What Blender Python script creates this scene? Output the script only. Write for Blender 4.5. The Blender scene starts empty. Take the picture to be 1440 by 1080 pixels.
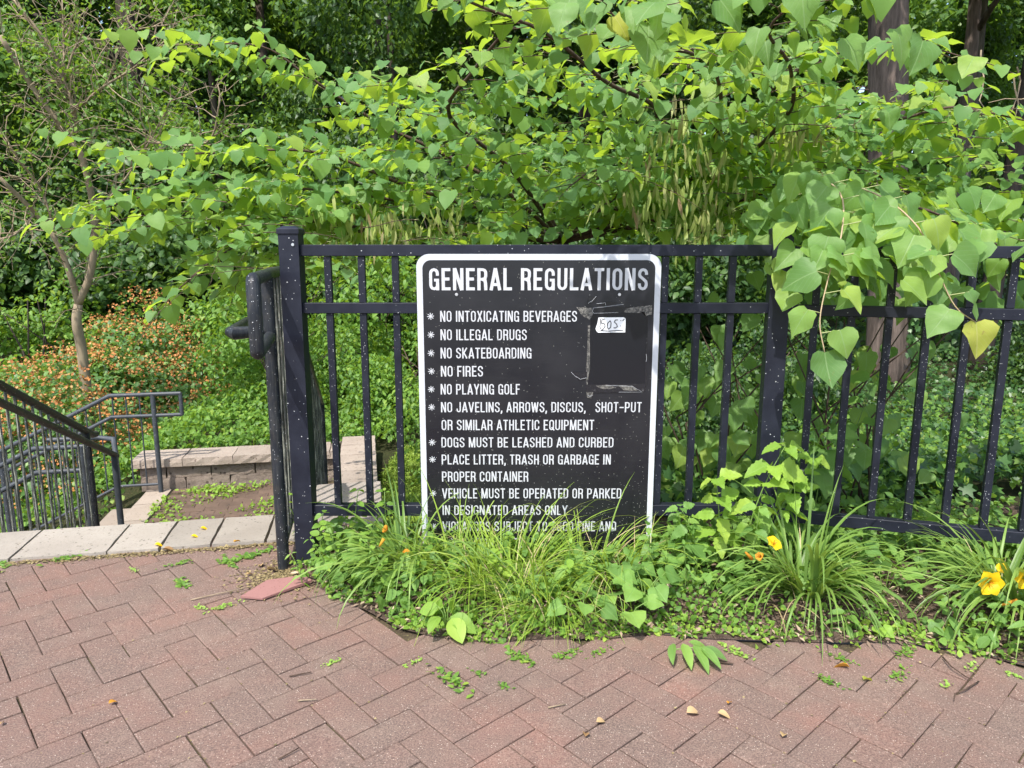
import bpy, math, random
import numpy as np
from mathutils import Matrix, Vector

C = bpy.context.scene.collection
SC = bpy.context.scene
rng = np.random.default_rng(7)
random.seed(7)
PI = math.pi

# ------------------------------------------------------------------ camera, sky, sun, exposure
cam_d = bpy.data.cameras.new('camera')
cam = bpy.data.objects.new('camera', cam_d)
C.objects.link(cam)
cam.location = (0, 0, 1.25)
cam.rotation_euler = (math.radians(90 - 10.4), 0, 0)
cam_d.sensor_width = 36
cam_d.lens = 36 * 1030 / 1440
cam_d.clip_start = 0.05
cam_d.clip_end = 400
SC.camera = cam

SUN_EL = math.radians(58)
sun_h = Vector((-0.42, -0.91, 0)).normalized()
sun_v = Vector((sun_h.x * math.cos(SUN_EL), sun_h.y * math.cos(SUN_EL), math.sin(SUN_EL)))
w = bpy.data.worlds.new('World')
SC.world = w
w.use_nodes = True
nt = w.node_tree
bg = nt.nodes['Background']
sky = nt.nodes.new('ShaderNodeTexSky')
sky.sky_type = 'NISHITA'
sky.sun_disc = False
sky.sun_elevation = SUN_EL
sky.sun_rotation = math.atan2(sun_h.x, sun_h.y)
sky.air_density = 1.0
sky.dust_density = 2.0
sky.ozone_density = 1.0
nt.links.new(sky.outputs[0], bg.inputs[0])
bg.inputs[1].default_value = 0.15
sd = bpy.data.lights.new('sun', 'SUN')
sd.energy = 2.7
sd.angle = math.radians(0.5)
sd.color = (1.0, 0.955, 0.89)
so = bpy.data.objects.new('sun', sd)
C.objects.link(so)
so.rotation_euler = (-sun_v).to_track_quat('-Z', 'Y').to_euler()
so.location = sun_v * 30
SC.view_settings.view_transform = 'Standard'
SC.view_settings.look = 'None'
SC.view_settings.exposure = 1.28
SC.view_settings.gamma = 1.0
SC.render.engine = 'CYCLES'


def project(P):
    """distance along the view axis and whether a point is in frame (used only to rank pieces by size)"""
    P = np.atleast_2d(P)
    th = math.radians(10.4)
    d = P[:, 1] * math.cos(th) - (P[:, 2] - 1.25) * math.sin(th)
    u = P[:, 1] * math.sin(th) + (P[:, 2] - 1.25) * math.cos(th)
    d2 = np.maximum(d, 1e-3)
    ok = (d > 0.1) & (abs(P[:, 0] / d2) < .72) & (abs(u / d2) < .55)
    return d, ok


# ------------------------------------------------------------------ object helpers
def tag(o, label=None, cat=None, group=None, kind=None):
    if label: o['label'] = label
    if cat: o['category'] = cat
    if group: o['group'] = group
    if kind: o['kind'] = kind
    return o


def thing(name, label, cat, loc=(0, 0, 0), group=None, rz=0):
    o = bpy.data.objects.new(name, None)
    o.empty_display_size = 0.1
    C.objects.link(o)
    o.location = loc
    o.rotation_euler = (0, 0, rz)
    return tag(o, label, cat, group)


def link(name, me, parent=None, m=None, loc=None):
    o = bpy.data.objects.new(name, me)
    C.objects.link(o)
    if parent: o.parent = parent
    if m is not None: o.matrix_local = m
    if loc is not None: o.location = loc
    return o


def mesh(name, V, F, mat=None, uv=None, smooth=False):
    """F: (m,k) int array, or list of index tuples"""
    me = bpy.data.meshes.new(name)
    V = np.asarray(V, dtype=np.float32).reshape(-1, 3)
    if isinstance(F, np.ndarray) and F.ndim == 2:
        m, k = F.shape
        me.vertices.add(len(V))
        me.vertices.foreach_set('co', V.ravel())
        me.loops.add(m * k)
        me.loops.foreach_set('vertex_index', F.ravel().astype(np.int32))
        me.polygons.add(m)
        me.polygons.foreach_set('loop_start', np.arange(0, m * k, k, dtype=np.int32))
        if smooth: me.polygons.foreach_set('use_smooth', np.ones(m, dtype=bool))
        idx = F.ravel()
        me.update(calc_edges=True)
    else:
        me.from_pydata([tuple(map(float, v)) for v in V], [], [tuple(int(i) for i in f) for f in F])
        idx = np.array([i for f in F for i in f])
        if smooth:
            for p in me.polygons: p.use_smooth = True
        me.update()
    if uv is not None:
        l = me.uv_layers.new(name='UVMap')
        l.data.foreach_set('uv', np.asarray(uv, dtype=np.float32)[idx].ravel())
    if mat: me.materials.append(mat)
    return me


class MB:
    """collects shapes, builds ONE mesh"""
    def __init__(s): s.V = []; s.F = []
    def add(s, V, F):
        n = len(s.V); s.V += [tuple(v) for v in V]; s.F += [tuple(i + n for i in f) for f in F]
        return s
    def box(s, lo, hi, ch=0):
        (a, b, c), (d, e, f) = lo, hi
        if not ch:
            return s.add([(a, b, c), (d, b, c), (d, e, c), (a, e, c), (a, b, f), (d, b, f), (d, e, f), (a, e, f)],
                         [(0, 3, 2, 1), (4, 5, 6, 7), (0, 1, 5, 4), (1, 2, 6, 5), (2, 3, 7, 6), (3, 0, 4, 7)])
        V = []
        for z, k in ((c, ch), (c + ch, 0), (f - ch, 0), (f, ch)):
            V += [(a + k, b + k, z), (d - k, b + k, z), (d - k, e - k, z), (a + k, e - k, z)]
        F = [(3, 2, 1, 0), (12, 13, 14, 15)]
        for r in range(3):
            for i in range(4):
                j = (i + 1) % 4
                F.append((r * 4 + i, r * 4 + j, r * 4 + 4 + j, r * 4 + 4 + i))
        return s.add(V, F)
    def tube(s, pts, r, n=8, r1=None, cap=True):
        P = [Vector(p) for p in pts]
        m = len(P)
        V = []; F = []
        up = None
        for i, p in enumerate(P):
            if i == 0: t = P[1] - P[0]
            elif i == m - 1: t = P[-1] - P[-2]
            else: t = (P[i + 1] - P[i]).normalized() + (P[i] - P[i - 1]).normalized()
            t.normalize()
            if up is None:
                a = Vector((0, 0, 1)) if abs(t.z) < .9 else Vector((1, 0, 0))
                up = (a - t * a.dot(t)).normalized()
            else:
                up = (up - t * up.dot(t)).normalized()
            side = t.cross(up)
            rr = r if r1 is None else r + (r1 - r) * i / (m - 1)
            k = 1.0
            if 0 < i < m - 1:
                c = (P[i + 1] - P[i]).normalized().dot((P[i] - P[i - 1]).normalized())
                k = min(1.3, 1 / max(.5, math.sqrt((1 + c) / 2)))
            for j in range(n):
                a = 2 * PI * j / n
                V.append(p + (up * math.cos(a) + side * math.sin(a)) * rr * k)
        for i in range(m - 1):
            for j in range(n):
                k = (j + 1) % n
                F.append((i * n + j, i * n + k, i * n + n + k, i * n + n + j))
        if cap:
            F.append(tuple(range(n))[::-1]); F.append(tuple((m - 1) * n + j for j in range(n)))
        return s.add(V, F)
    def build(s, name, mat, parent=None, smooth=False, m=None):
        return link(name, mesh(name, s.V, s.F, mat, None, smooth), parent, m)


def shade_auto(o, ang=40):
    me = o.data
    for p in me.polygons: p.use_smooth = True
    try: me.set_sharp_from_angle(angle=math.radians(ang))
    except Exception: pass
    return o


# ------------------------------------------------------------------ materials
class NT:
    def __init__(s, name):
        s.m = bpy.data.materials.new(name); s.m.use_nodes = True
        s.t = s.m.node_tree; s.b = s.t.nodes['Principled BSDF']; s.out = s.t.nodes['Material Output']
    def n(s, typ, **kw):
        o = s.t.nodes.new('ShaderNode' + typ)
        for k, v in kw.items():
            if k.startswith('i_'):
                key = k[2:]
                key = int(key) if key.isdigit() else key.replace('_', ' ')
                o.inputs[key].default_value = v
            else: setattr(o, k, v)
        return o
    def l(s, a, b):
        s.t.links.new(a, b)
    def coord(s, kind='Object', scale=1.0):
        c = s.n('TexCoord')
        mp = s.n('Mapping'); mp.inputs['Scale'].default_value = (scale,) * 3 if not isinstance(scale, tuple) else scale
        s.l(c.outputs[kind], mp.inputs[0])
        return mp.outputs[0]
    def world(s):
        return s.n('NewGeometry').outputs['Position']
    def noise(s, vec, scale, detail=4, rough=.6):
        o = s.n('TexNoise'); o.inputs['Scale'].default_value = scale; o.inputs['Detail'].default_value = detail
        o.inputs['Roughness'].default_value = rough
        if vec is not None: s.l(vec, o.inputs['Vector'])
        return o.outputs['Fac']
    def vor(s, vec, scale, feature='F1'):
        o = s.n('TexVoronoi', feature=feature); o.inputs['Scale'].default_value = scale
        if vec is not None: s.l(vec, o.inputs['Vector'])
        return o
    def ramp(s, fac, stops, interp='LINEAR'):
        o = s.n('ValToRGB'); cr = o.color_ramp; cr.interpolation = interp
        while len(cr.elements) < len(stops): cr.elements.new(.5)
        for e, (p, c) in zip(cr.elements, stops):
            e.position = p
            e.color = (c, c, c, 1) if isinstance(c, (int, float)) else (*c, 1)
        s.l(fac, o.inputs[0])
        return o.outputs[0]
    def mix(s, fac, a, b, mode='MIX'):
        o = s.n('MixRGB', blend_type=mode)
        for sock, v in zip(o.inputs, (fac, a, b)):
            if isinstance(v, (int, float)): sock.default_value = v if sock.type == 'VALUE' else (v, v, v, 1)
            elif isinstance(v, tuple): sock.default_value = (*v, 1) if len(v) == 3 else v
            else: s.l(v, sock)
        return o.outputs[0]
    def math(s, op, a, b=0.0, clamp=False):
        o = s.n('Math', operation=op, use_clamp=clamp)
        for sock, v in zip(o.inputs, (a, b)):
            if isinstance(v, (int, float)): sock.default_value = v
            else: s.l(v, sock)
        return o.outputs[0]
    def bump(s, h, dist, strength=1.0):
        o = s.n('Bump'); o.inputs['Distance'].default_value = dist; o.inputs['Strength'].default_value = strength
        s.l(h, o.inputs['Height']); s.l(o.outputs[0], s.b.inputs['Normal'])
    def set(s, col=None, rough=None, spec=None, metal=None):
        for k, v in (('Base Color', col), ('Roughness', rough), ('Specular IOR Level', spec), ('Metallic', metal)):
            if v is None: continue
            if isinstance(v, (int, float)): s.b.inputs[k].default_value = v
            elif isinstance(v, tuple): s.b.inputs[k].default_value = (*v, 1)
            else: s.l(v, s.b.inputs[k])
        return s.m
    def rnd(s):
        a = s.n('ObjectInfo').outputs['Random']; b = s.n('NewGeometry').outputs['Random Per Island']
        return s.math('FRACT', s.math('ADD', a, b))


def leaf_mat(name, stops, trans, tw=.35, rough=.45, spec=.4, veins=0, vein_col=(.25, .33, .12), noise_s=25, tdark=1.0):
    t = NT(name)
    col = t.ramp(t.rnd(), stops)
    n = t.noise(t.world(), noise_s, 3)
    col = t.mix(t.ramp(n, [(.3, 0), (.7, .35)]), col, t.mix(1, col, (.62, .7, .5), 'MULTIPLY'))
    if veins:
        uv = t.n('UVMap'); sp = t.n('SeparateXYZ'); t.l(uv.outputs[0], sp.inputs[0])
        au = t.math('ABSOLUTE', t.math('SUBTRACT', sp.outputs[0], .5))
        mid = t.ramp(au, [(0, 1), (.022, 0)])
        ph = t.math('SUBTRACT', t.math('MULTIPLY', sp.outputs[1], veins), t.math('MULTIPLY', au, veins * 1.5))
        sv = t.math('ABSOLUTE', t.math('SUBTRACT', t.math('FRACT', ph), .5))
        side = t.ramp(sv, [(0, .55), (.07, 0)])
        v = t.math('MAXIMUM', mid, side)
        col = t.mix(t.math('MULTIPLY', v, .7), col, vein_col)
        t.bump(t.math('ADD', t.math('MULTIPLY', v, -1.0), t.math('MULTIPLY', n, .6)), .0015, .5)
    if veins:
        bl = t.noise(t.world(), 60, 3, .7); pat = t.noise(t.world(), 7, 2)
        sp_ = t.math('MULTIPLY', t.ramp(bl, [(.66, 0), (.70, 1)]), t.ramp(pat, [(.5, 0), (.6, .9)]))
        col = t.mix(sp_, col, (.22, .14, .06))
        lt = t.noise(t.world(), 18, 2)
        col = t.mix(t.ramp(lt, [(.45, 0), (.75, .35)]), col, t.mix(1, col, (1.35, 1.2, 1.2), 'MULTIPLY'))
    t.set(col, rough, spec)
    tr = t.n('BsdfTranslucent')
    t.l(t.mix(.75, col, trans), tr.inputs[0])
    mx = t.n('MixShader'); mx.inputs[0].default_value = tw
    t.l(t.b.outputs[0], mx.inputs[1]); t.l(tr.outputs[0], mx.inputs[2]); t.l(mx.outputs[0], t.out.inputs[0])
    return t.m


def bark_mat(name, c1, c2, scale=8, stretch=.15, bump=.01):
    t = NT(name)
    v = t.coord('Object', (1, 1, stretch))
    n = t.noise(v, scale, 6, .7)
    t.bump(n, bump, .8)
    return t.set(t.mix(t.ramp(n, [(.35, 0), (.65, 1)]), c1, c2), .9, .2)


def specked_paint(name, base, amount=.07, scale=90, rough=.38, rust=0.0, streak=0.0):
    t = NT(name)
    p = t.world()
    vo = t.vor(p, scale)
    keep = t.vor(p, scale)
    sel = t.n('SeparateXYZ'); t.l(vo.outputs['Color'], sel.inputs[0])
    on = t.math('MULTIPLY', t.math('LESS_THAN', vo.outputs['Distance'], t.math('MULTIPLY', sel.outputs[2], .30)), t.math('LESS_THAN', sel.outputs[0], amount))
    big = t.noise(p, 2.2, 2)
    on = t.math('MULTIPLY', on, t.math('GREATER_THAN', t.math('ADD', big, t.math('MULTIPLY', sel.outputs[1], .25)), .52))
    n = t.noise(p, 14, 5)
    col = t.mix(t.ramp(n, [(.3, 0), (.75, 1)]), base, tuple(min(1, c * 1.55 + .004) for c in base))
    if rust:
        rn = t.noise(p, 30, 6, .75)
        col = t.mix(t.math('MULTIPLY', t.ramp(rn, [(.5, 0), (.62, 1)]), rust), col, (.09, .075, .055))
    if streak:
        sv = t.n('Mapping'); sv.inputs['Scale'].default_value = (60, 60, 3); t.l(p, sv.inputs[0])
        sn = t.noise(sv.outputs[0], 3, 4, .7)
        col = t.mix(t.math('MULTIPLY', t.ramp(sn, [(.5, 0), (.6, 1)]), streak), col, (.32, .33, .27))
    col = t.mix(on, col, (.42, .43, .43))
    t.bump(t.noise(p, 220, 2), .0004, .5)
    return t.set(col, t.ramp(n, [(.2, rough - .08), (.8, rough + .15)]), .25)


M = {}
# redbud leaf: matt blue green above, yellow green when the light comes through
M['redbud'] = leaf_mat('redbud_leaf', [(0, (.115, .235, .07)), (.3, (.15, .285, .08)), (.6, (.18, .325, .085)), (.85, (.23, .37, .08)), (1, (.31, .42, .08))],
                       (.52, .70, .03), .45, .5, .35, 5.5, (.29, .43, .19))
M['redbud_far'] = leaf_mat('redbud_leaf_mass', [(0, (.10, .22, .08)), (.5, (.145, .29, .095)), (.85, (.20, .35, .085)), (1, (.30, .41, .08))],
                           (.54, .72, .03), .5, .55, .35)
M['yellow_leaf'] = leaf_mat('yellowing_leaf', [(0, (.34, .40, .07)), (1, (.42, .44, .08))], (.6, .6, .05), .4, .5, .3, 5.5, (.5, .5, .2))
M['ivy'] = leaf_mat('ivy_leaf', [(0, (.035, .09, .028)), (.5, (.055, .13, .035)), (.9, (.09, .19, .045)), (1, (.2, .26, .06))], (.16, .3, .03), .3, .4, .45)
M['weed'] = leaf_mat('weed_leaf', [(0, (.085, .18, .035)), (.5, (.14, .27, .045)), (.9, (.20, .35, .055)), (1, (.28, .38, .06))], (.36, .54, .03), .4, .5, .35)
M['weed_bright'] = leaf_mat('bright_weed_leaf', [(0, (.18, .32, .045)), (.6, (.25, .42, .06)), (1, (.33, .46, .07))], (.48, .66, .04), .4, .5, .35, 6, (.3, .48, .12))
M['herb'] = leaf_mat('herb_leaf', [(0, (.11, .22, .055)), (.6, (.165, .31, .065)), (1, (.22, .37, .075))], (.38, .56, .04), .35, .5, .35, 6, (.2, .36, .1))
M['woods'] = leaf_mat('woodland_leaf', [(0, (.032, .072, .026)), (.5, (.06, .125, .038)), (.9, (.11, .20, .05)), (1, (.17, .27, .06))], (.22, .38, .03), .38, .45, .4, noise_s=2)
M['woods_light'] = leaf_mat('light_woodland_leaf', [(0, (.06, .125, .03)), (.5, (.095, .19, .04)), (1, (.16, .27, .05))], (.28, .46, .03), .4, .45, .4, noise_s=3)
M['shrub'] = leaf_mat('shrub_leaf', [(0, (.08, .17, .055)), (.5, (.12, .24, .07)), (1, (.20, .33, .08))], (.3, .48, .03), .35, .45, .4)
M['blade'] = leaf_mat('daylily_blade', [(0, (.11, .20, .045)), (.5, (.17, .29, .06)), (1, (.25, .37, .085))], (.42, .56, .06), .35, .42, .45)
M['grass'] = leaf_mat('grass_blade', [(0, (.17, .28, .035)), (.6, (.25, .38, .045)), (.92, (.32, .44, .07)), (1, (.5, .44, .22))], (.5, .62, .04), .35, .5, .35)
M['lawn'] = leaf_mat('lawn_blade', [(0, (.19, .30, .04)), (.6, (.26, .38, .055)), (1, (.34, .44, .09))], (.45, .58, .05), .35, .5, .3)
M['pod'] = leaf_mat('seed_pod', [(0, (.24, .34, .08)), (.6, (.38, .44, .13)), (.85, (.48, .48, .22)), (1, (.28, .17, .10))], (.4, .42, .08), .3, .5, .3)
M['berry'] = leaf_mat('orange_berry', [(0, (.44, .15, .045)), (.6, (.50, .22, .07)), (1, (.42, .30, .10))], (.5, .2, .06), .15, .5, .3)
M['petal'] = leaf_mat('yellow_petal', [(0, (.82, .52, .01)), (1, (.88, .62, .02))], (.9, .6, .02), .35, .5, .3)
M['wilted'] = leaf_mat('wilted_petal', [(0, (.62, .22, .02)), (1, (.7, .42, .05))], (.7, .3, .03), .3, .6, .2)
M['dry'] = leaf_mat('dry_leaf', [(0, (.30, .17, .08)), (.5, (.45, .30, .15)), (1, (.58, .42, .24))], (.4, .25, .1), .15, .7, .2)
M['orange_leaf'] = leaf_mat('orange_fallen_leaf', [(0, (.60, .22, .03)), (1, (.68, .35, .05))], (.6, .3, .05), .2, .6, .2)
M['bark_dark'] = bark_mat('dark_bark', (.035, .028, .022), (.075, .06, .048), 9)
M['bark_twig'] = bark_mat('twig_bark', (.05, .032, .024), (.11, .075, .055), 40, .3, .001)
M['bark_tan'] = bark_mat('tan_bark', (.20, .155, .10), (.36, .285, .19), 14, .25, .004)
M['bark_big'] = bark_mat('shaggy_bark', (.055, .042, .034), (.19, .145, .12), 10, .12, .04)
M['bark_grey'] = bark_mat('grey_bark', (.075, .068, .055), (.16, .145, .12), 9, .2, .015)
M['stem'] = NT('green_stem').set((.16, .26, .06), .5, .4)
M['stem_pale'] = NT('pale_petiole').set((.34, .36, .16), .5, .4)
M['stem_tan'] = NT('tan_shoot').set((.36, .27, .17), .6, .3)
M['stem_red'] = NT('reddish_stem').set((.26, .13, .07), .6, .3)
M['fence'] = specked_paint('black_fence_paint', (.0085, .0100, .0175), .13, 130, .42)
M['picket'] = specked_paint('speckled_picket_paint', (.0085, .0100, .0170), .38, 190, .42)
M['rail'] = specked_paint('dirty_rail_paint', (.013, .015, .019), .30, 170, .40, .2, .05)
M['rail_brown'] = specked_paint('weathered_brown_rail', (.035, .032, .030), .1, 120, .5, .85)
M['rail_streak'] = specked_paint('lichen_streaked_baluster', (.035, .038, .034), .5, 160, .55, .5, .8)
M['rail_far'] = specked_paint('blue_black_rail_paint', (.040, .046, .054), .1, 100, .38, .2)


def brick_mat():
    t = NT('brick_paver')
    p = t.world()
    r = t.rnd()
    col = t.ramp(r, [(0, (.175, .083, .060)), (.35, (.140, .075, .057)), (.6, (.190, .090, .064)), (.8, (.155, .080, .062)), (1, (.215, .092, .064))])
    big = t.noise(p, 3.2, 4)
    col = t.mix(t.ramp(big, [(.38, 0), (.62, .75)]), col, (.125, .083, .065))
    patch = t.noise(p, 11, 5, .7)
    col = t.mix(t.ramp(patch, [(.40, 0), (.66, .65)]), col, (.105, .070, .055))
    wide = t.noise(p, 1.1, 3)
    col = t.mix(1, col, t.ramp(wide, [(.3, .98), (.7, 1.30)]), 'MULTIPLY')
    dust = t.noise(p, 6.5, 6, .75)
    col = t.mix(t.ramp(dust, [(.52, 0), (.70, .42)]), col, (.30, .21, .155))
    col = t.mix(.32, col, (.185, .155, .135))
    g = t.noise(p, 230, 3, .85)
    col = t.mix(t.ramp(g, [(.34, .8), (.50, 0)]), col, (.070, .044, .035))
    col = t.mix(t.ramp(g, [(.52, 0), (.68, .85)]), col, (.33, .225, .175))
    vo = t.vor(p, 210); sel = t.n('SeparateXYZ'); t.l(vo.outputs['Color'], sel.inputs[0])
    on = t.math('MULTIPLY', t.math('LESS_THAN', vo.outputs['Distance'], .28), t.math('LESS_THAN', sel.outputs[0], .10))
    col = t.mix(on, col, (.45, .37, .30))
    t.bump(g, .0022, .9)
    return t.set(col, .88, .25)


def stone_mat(name, c1, c2, c3, grain=120, bump=.004, scale=3):
    t = NT(name)
    p = t.world()
    r = t.rnd()
    n = t.noise(p, scale, 5)
    col = t.mix(t.ramp(n, [(.3, 0), (.7, 1)]), c1, c2)
    col = t.mix(1, col, t.ramp(r, [(0, .82), (1, 1.12)]), 'MULTIPLY')
    g = t.noise(p, grain, 5, .8)
    col = t.mix(t.ramp(g, [(.33, .75), (.47, 0)]), col, c3)
    pit = t.vor(p, grain * .55); sel = t.n('SeparateXYZ'); t.l(pit.outputs['Color'], sel.inputs[0])
    on = t.math('MULTIPLY', t.math('LESS_THAN', pit.outputs['Distance'], .33), t.math('LESS_THAN', sel.outputs[0], .12))
    col = t.mix(on, col, c3)
    t.bump(t.math('SUBTRACT', g, t.math('MULTIPLY', on, .6)), bump, 1)
    return t.set(col, .9, .25)


M['brick'] = brick_mat()
M['coping'] = stone_mat('pale_coping_stone', (.265, .232, .195), (.335, .30, .255), (.17, .145, .115), 130, .002)
M['tan_slab'] = stone_mat('tan_step_slab', (.31, .255, .20), (.37, .31, .25), (.19, .145, .11), 120, .002)
M['block'] = stone_mat('split_face_block', (.24, .19, .155), (.32, .26, .21), (.11, .085, .07), 45, .02, 6)
M['cap'] = stone_mat('wall_cap_stone', (.29, .235, .19), (.36, .30, .245), (.16, .12, .095), 80, .004, 5)
M['grey_cap'] = stone_mat('grey_cap_stone', (.26, .225, .20), (.32, .28, .25), (.15, .125, .11), 120, .003, 5)
M['pink_brick'] = stone_mat('fresh_pink_brick', (.30, .15, .135), (.34, .175, .155), (.2, .09, .08), 220, .001)


def soil_mat(name, c1, c2, c3, s1=14, s2=90, bump=.012):
    t = NT(name)
    p = t.world()
    n1 = t.noise(p, s1, 6, .7); n2 = t.noise(p, s2, 4, .7)
    col = t.mix(t.ramp(n1, [(.35, 0), (.65, 1)]), c1, c2)
    col = t.mix(t.ramp(n2, [(.52, 0), (.68, .8)]), col, c3)
    t.bump(t.math('ADD', n1, n2), bump, 1)
    return t.set(col, .95, .15)


M['joint'] = soil_mat('joint_sand', (.045, .034, .024), (.085, .065, .040), (.17, .15, .06), 7, 120, .004)
M['mulch'] = soil_mat('mulch_soil', (.075, .05, .038), (.15, .105, .08), (.34, .26, .19), 30, 140, .02)
M['ground'] = soil_mat('woodland_soil', (.035, .035, .018), (.06, .07, .025), (.12, .09, .05), 3, 40, .05)
M['chip'] = leaf_mat('mulch_chip', [(0, (.06, .04, .03)), (.4, (.14, .095, .07)), (.75, (.28, .20, .15)), (1, (.48, .38, .28))], (.1, .08, .05), .02, .85, .15)
M['plastic'] = NT('black_edging').set((.03, .032, .04), .5, .4)


# ------------------------------------------------------------------ leaf templates and scatter
def heart_t(fold=.25, curl=.25, wave=.06, ph=0.0, hi=True, asp=1.0):
    outer = [(.22, -.06), (.42, .02), (.50, .20), (.465, .41), (.32, .63), (.13, .84)]
    mid = [0, .07, .23, .42, .62, .82]
    if not hi:
        outer = [(.30, -.08), (.53, .20), (.36, .64)]; mid = [0, .25, .62]
    V = []; uv = []
    for (ox, oy), my in zip(outer, mid):
        for k in ((-1, -.55, 0, .55, 1) if hi else (-1, 0, 1)):
            x = ox * k; y = my + (oy - my) * abs(k) ** 1.5
            V.append((x * asp, y, 0)); uv.append((.5 + x * .9, min(1, max(0, y))))
    V.append((0, 1, 0)); uv.append((.5, 1))
    nc = 5 if hi else 3
    nr = len(mid); F = []
    for r in range(nr - 1):
        for c in range(nc - 1):
            a = r * nc + c
            F += [(a, a + 1, a + nc + 1), (a, a + nc + 1, a + nc)]
    for c in range(nc - 1):
        a = (nr - 1) * nc + c
        F.append((a, a + 1, nr * nc))
    V = np.array(V, float)
    ax = abs(V[:, 0])
    V[:, 2] = fold * ax - curl * V[:, 1] ** 2 * np.sign(1) + wave * np.sin(9 * V[:, 1] + ph + 2 * np.sign(V[:, 0])) * ax * 2 - fold * .9 * ax ** 2
    return V, np.array(F), np.array(uv)


def ovate_t(w=.3, fold=.2, curl=.2, n=4, round_=1.0):
    ts = np.linspace(0, 1, n + 1)
    V = [(0, 0, 0)]; F = []; uv = [(.5, 0)]
    for t in ts[1:-1]:
        ww = w * math.sin(PI * t ** (.8 * round_)) ** .8
        V += [(-ww, t, fold * ww - curl * t * t), (0, t, -curl * t * t), (ww, t, fold * ww - curl * t * t)]
        uv += [(.5 - .5 * ww / w, t), (.5, t), (.5 + .5 * ww / w, t)]
    V.append((0, 1, -curl)); uv.append((.5, 1))
    F += [(0, 2, 1), (0, 3, 2)]
    for r in range(n - 2):
        a = 1 + 3 * r
        F += [(a, a + 1, a + 4), (a, a + 4, a + 3), (a + 1, a + 2, a + 5), (a + 1, a + 5, a + 4)]
    a = 1 + 3 * (n - 2); k = len(V) - 1
    F += [(a, a + 1, k), (a + 1, a + 2, k)]
    return np.array(V, float), np.array(F), np.array(uv)


def kite_t(w=.35, fold=.3, curl=.15):
    V = np.array([(0, 0, 0), (w, .42, fold * w), (0, 1, -curl), (-w, .42, fold * w)], float)
    return V, np.array([(0, 1, 2), (0, 2, 3)]), np.array([(.5, 0), (1, .4), (.5, 1), (0, .4)])


def lobed_t():
    # three to five pointed leaf (ivy, maple like)
    pts = [(0, 0), (.22, -.06), (.50, .10), (.30, .30), (.46, .58), (.18, .56), (0, 1)]
    V = [(0, .32, .0)] + [(x, y, -.10 * (x * x + y * y)) for x, y in pts] + [(-x, y, -.10 * (x * x + y * y)) for x, y in pts[-2:0:-1]]
    n = len(V) - 1
    F = [(0, 1 + i, 1 + (i + 1) % n) for i in range(n)]
    uv = [(.5 + v[0], v[1]) for v in V]
    return np.array(V, float), np.array(F)[:, ::-1], np.array(uv)


def nrm(a):
    return a / np.maximum(np.linalg.norm(a, axis=-1, keepdims=True), 1e-9)


def frames(D, N):
    D = nrm(np.asarray(D, float)); N = np.asarray(N, float)
    N = nrm(N - D * (N * D).sum(-1, keepdims=True))
    X = np.cross(D, N)
    return np.stack([X, D, N], -1)      # columns


def scatter(T, P, D, N, S):
    V, F, uv = T
    R = frames(D, N)
    S = np.asarray(S, float)
    if S.ndim == 1: S = S[:, None]
    W = np.einsum('nij,kj->nki', R, V) * S[:, None, :] if S.shape[1] == 1 else np.einsum('nij,nkj->nki', R, V[None] * S[:, None, :])
    W = W + np.asarray(P, float)[:, None, :]
    n, k = W.shape[:2]
    FF = (F[None] + (np.arange(n) * k)[:, None, None]).reshape(-1, F.shape[1])
    return W.reshape(-1, 3), FF, np.tile(uv, (n, 1))


def join(parts):
    V = []; F = []; U = []; o = 0
    for v, f, u in parts:
        V.append(v); F.append(f + o); U.append(u); o += len(v)
    return np.concatenate(V), np.concatenate(F), np.concatenate(U)


def leaves_obj(name, T, P, D, N, S, mat, parent=None, smooth=False):
    v, f, u = scatter(T, P, D, N, S)
    return link(name, mesh(name, v, f, mat, u, smooth), parent)


def rv(n, s=1.0):
    return rng.normal(size=(n, 3)) * s


def spline(P, per=6):
    P = [np.array(p, float) for p in P]
    Q = [2 * P[0] - P[1]] + P + [2 * P[-1] - P[-2]]
    out = []
    for i in range(1, len(Q) - 2):
        for k in range(per):
            t = k / per
            a, b, c, d = Q[i - 1], Q[i], Q[i + 1], Q[i + 2]
            out.append(.5 * (2 * b + (c - a) * t + (2 * a - 5 * b + 4 * c - d) * t * t + (3 * b - a - 3 * c + d) * t ** 3))
    out.append(P[-1])
    return np.array(out)


E1 = np.array([.982, .191]); E2 = np.array([-.191, .982])


def W(s, c, z):
    """stair frame (along the coping, away from it) to world"""
    return (s * E1[0] + c * E2[0], s * E1[1] + c * E2[1], z)


STAIR = Matrix(((E1[0], E2[0], 0, 0), (E1[1], E2[1], 0, 0), (0, 0, 1, 0), (0, 0, 0, 1)))

# ------------------------------------------------------------------ terrain
def sm(x, a, b):
    t = np.clip((x - a) / (b - a), 0, 1)
    return t * t * (3 - 2 * t)


def vnoise(x, y, f, seed=0):
    x = np.asarray(x) * f + seed * 13.7; y = np.asarray(y) * f + seed * 7.3
    return (np.sin(x * 1.3 + np.sin(y * 1.7)) + np.sin(y * 1.1 + 1.3 * np.sin(x * .9 + 2)) + .5 * np.sin(2.7 * x - 1.9 * y)) / 2.5


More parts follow.
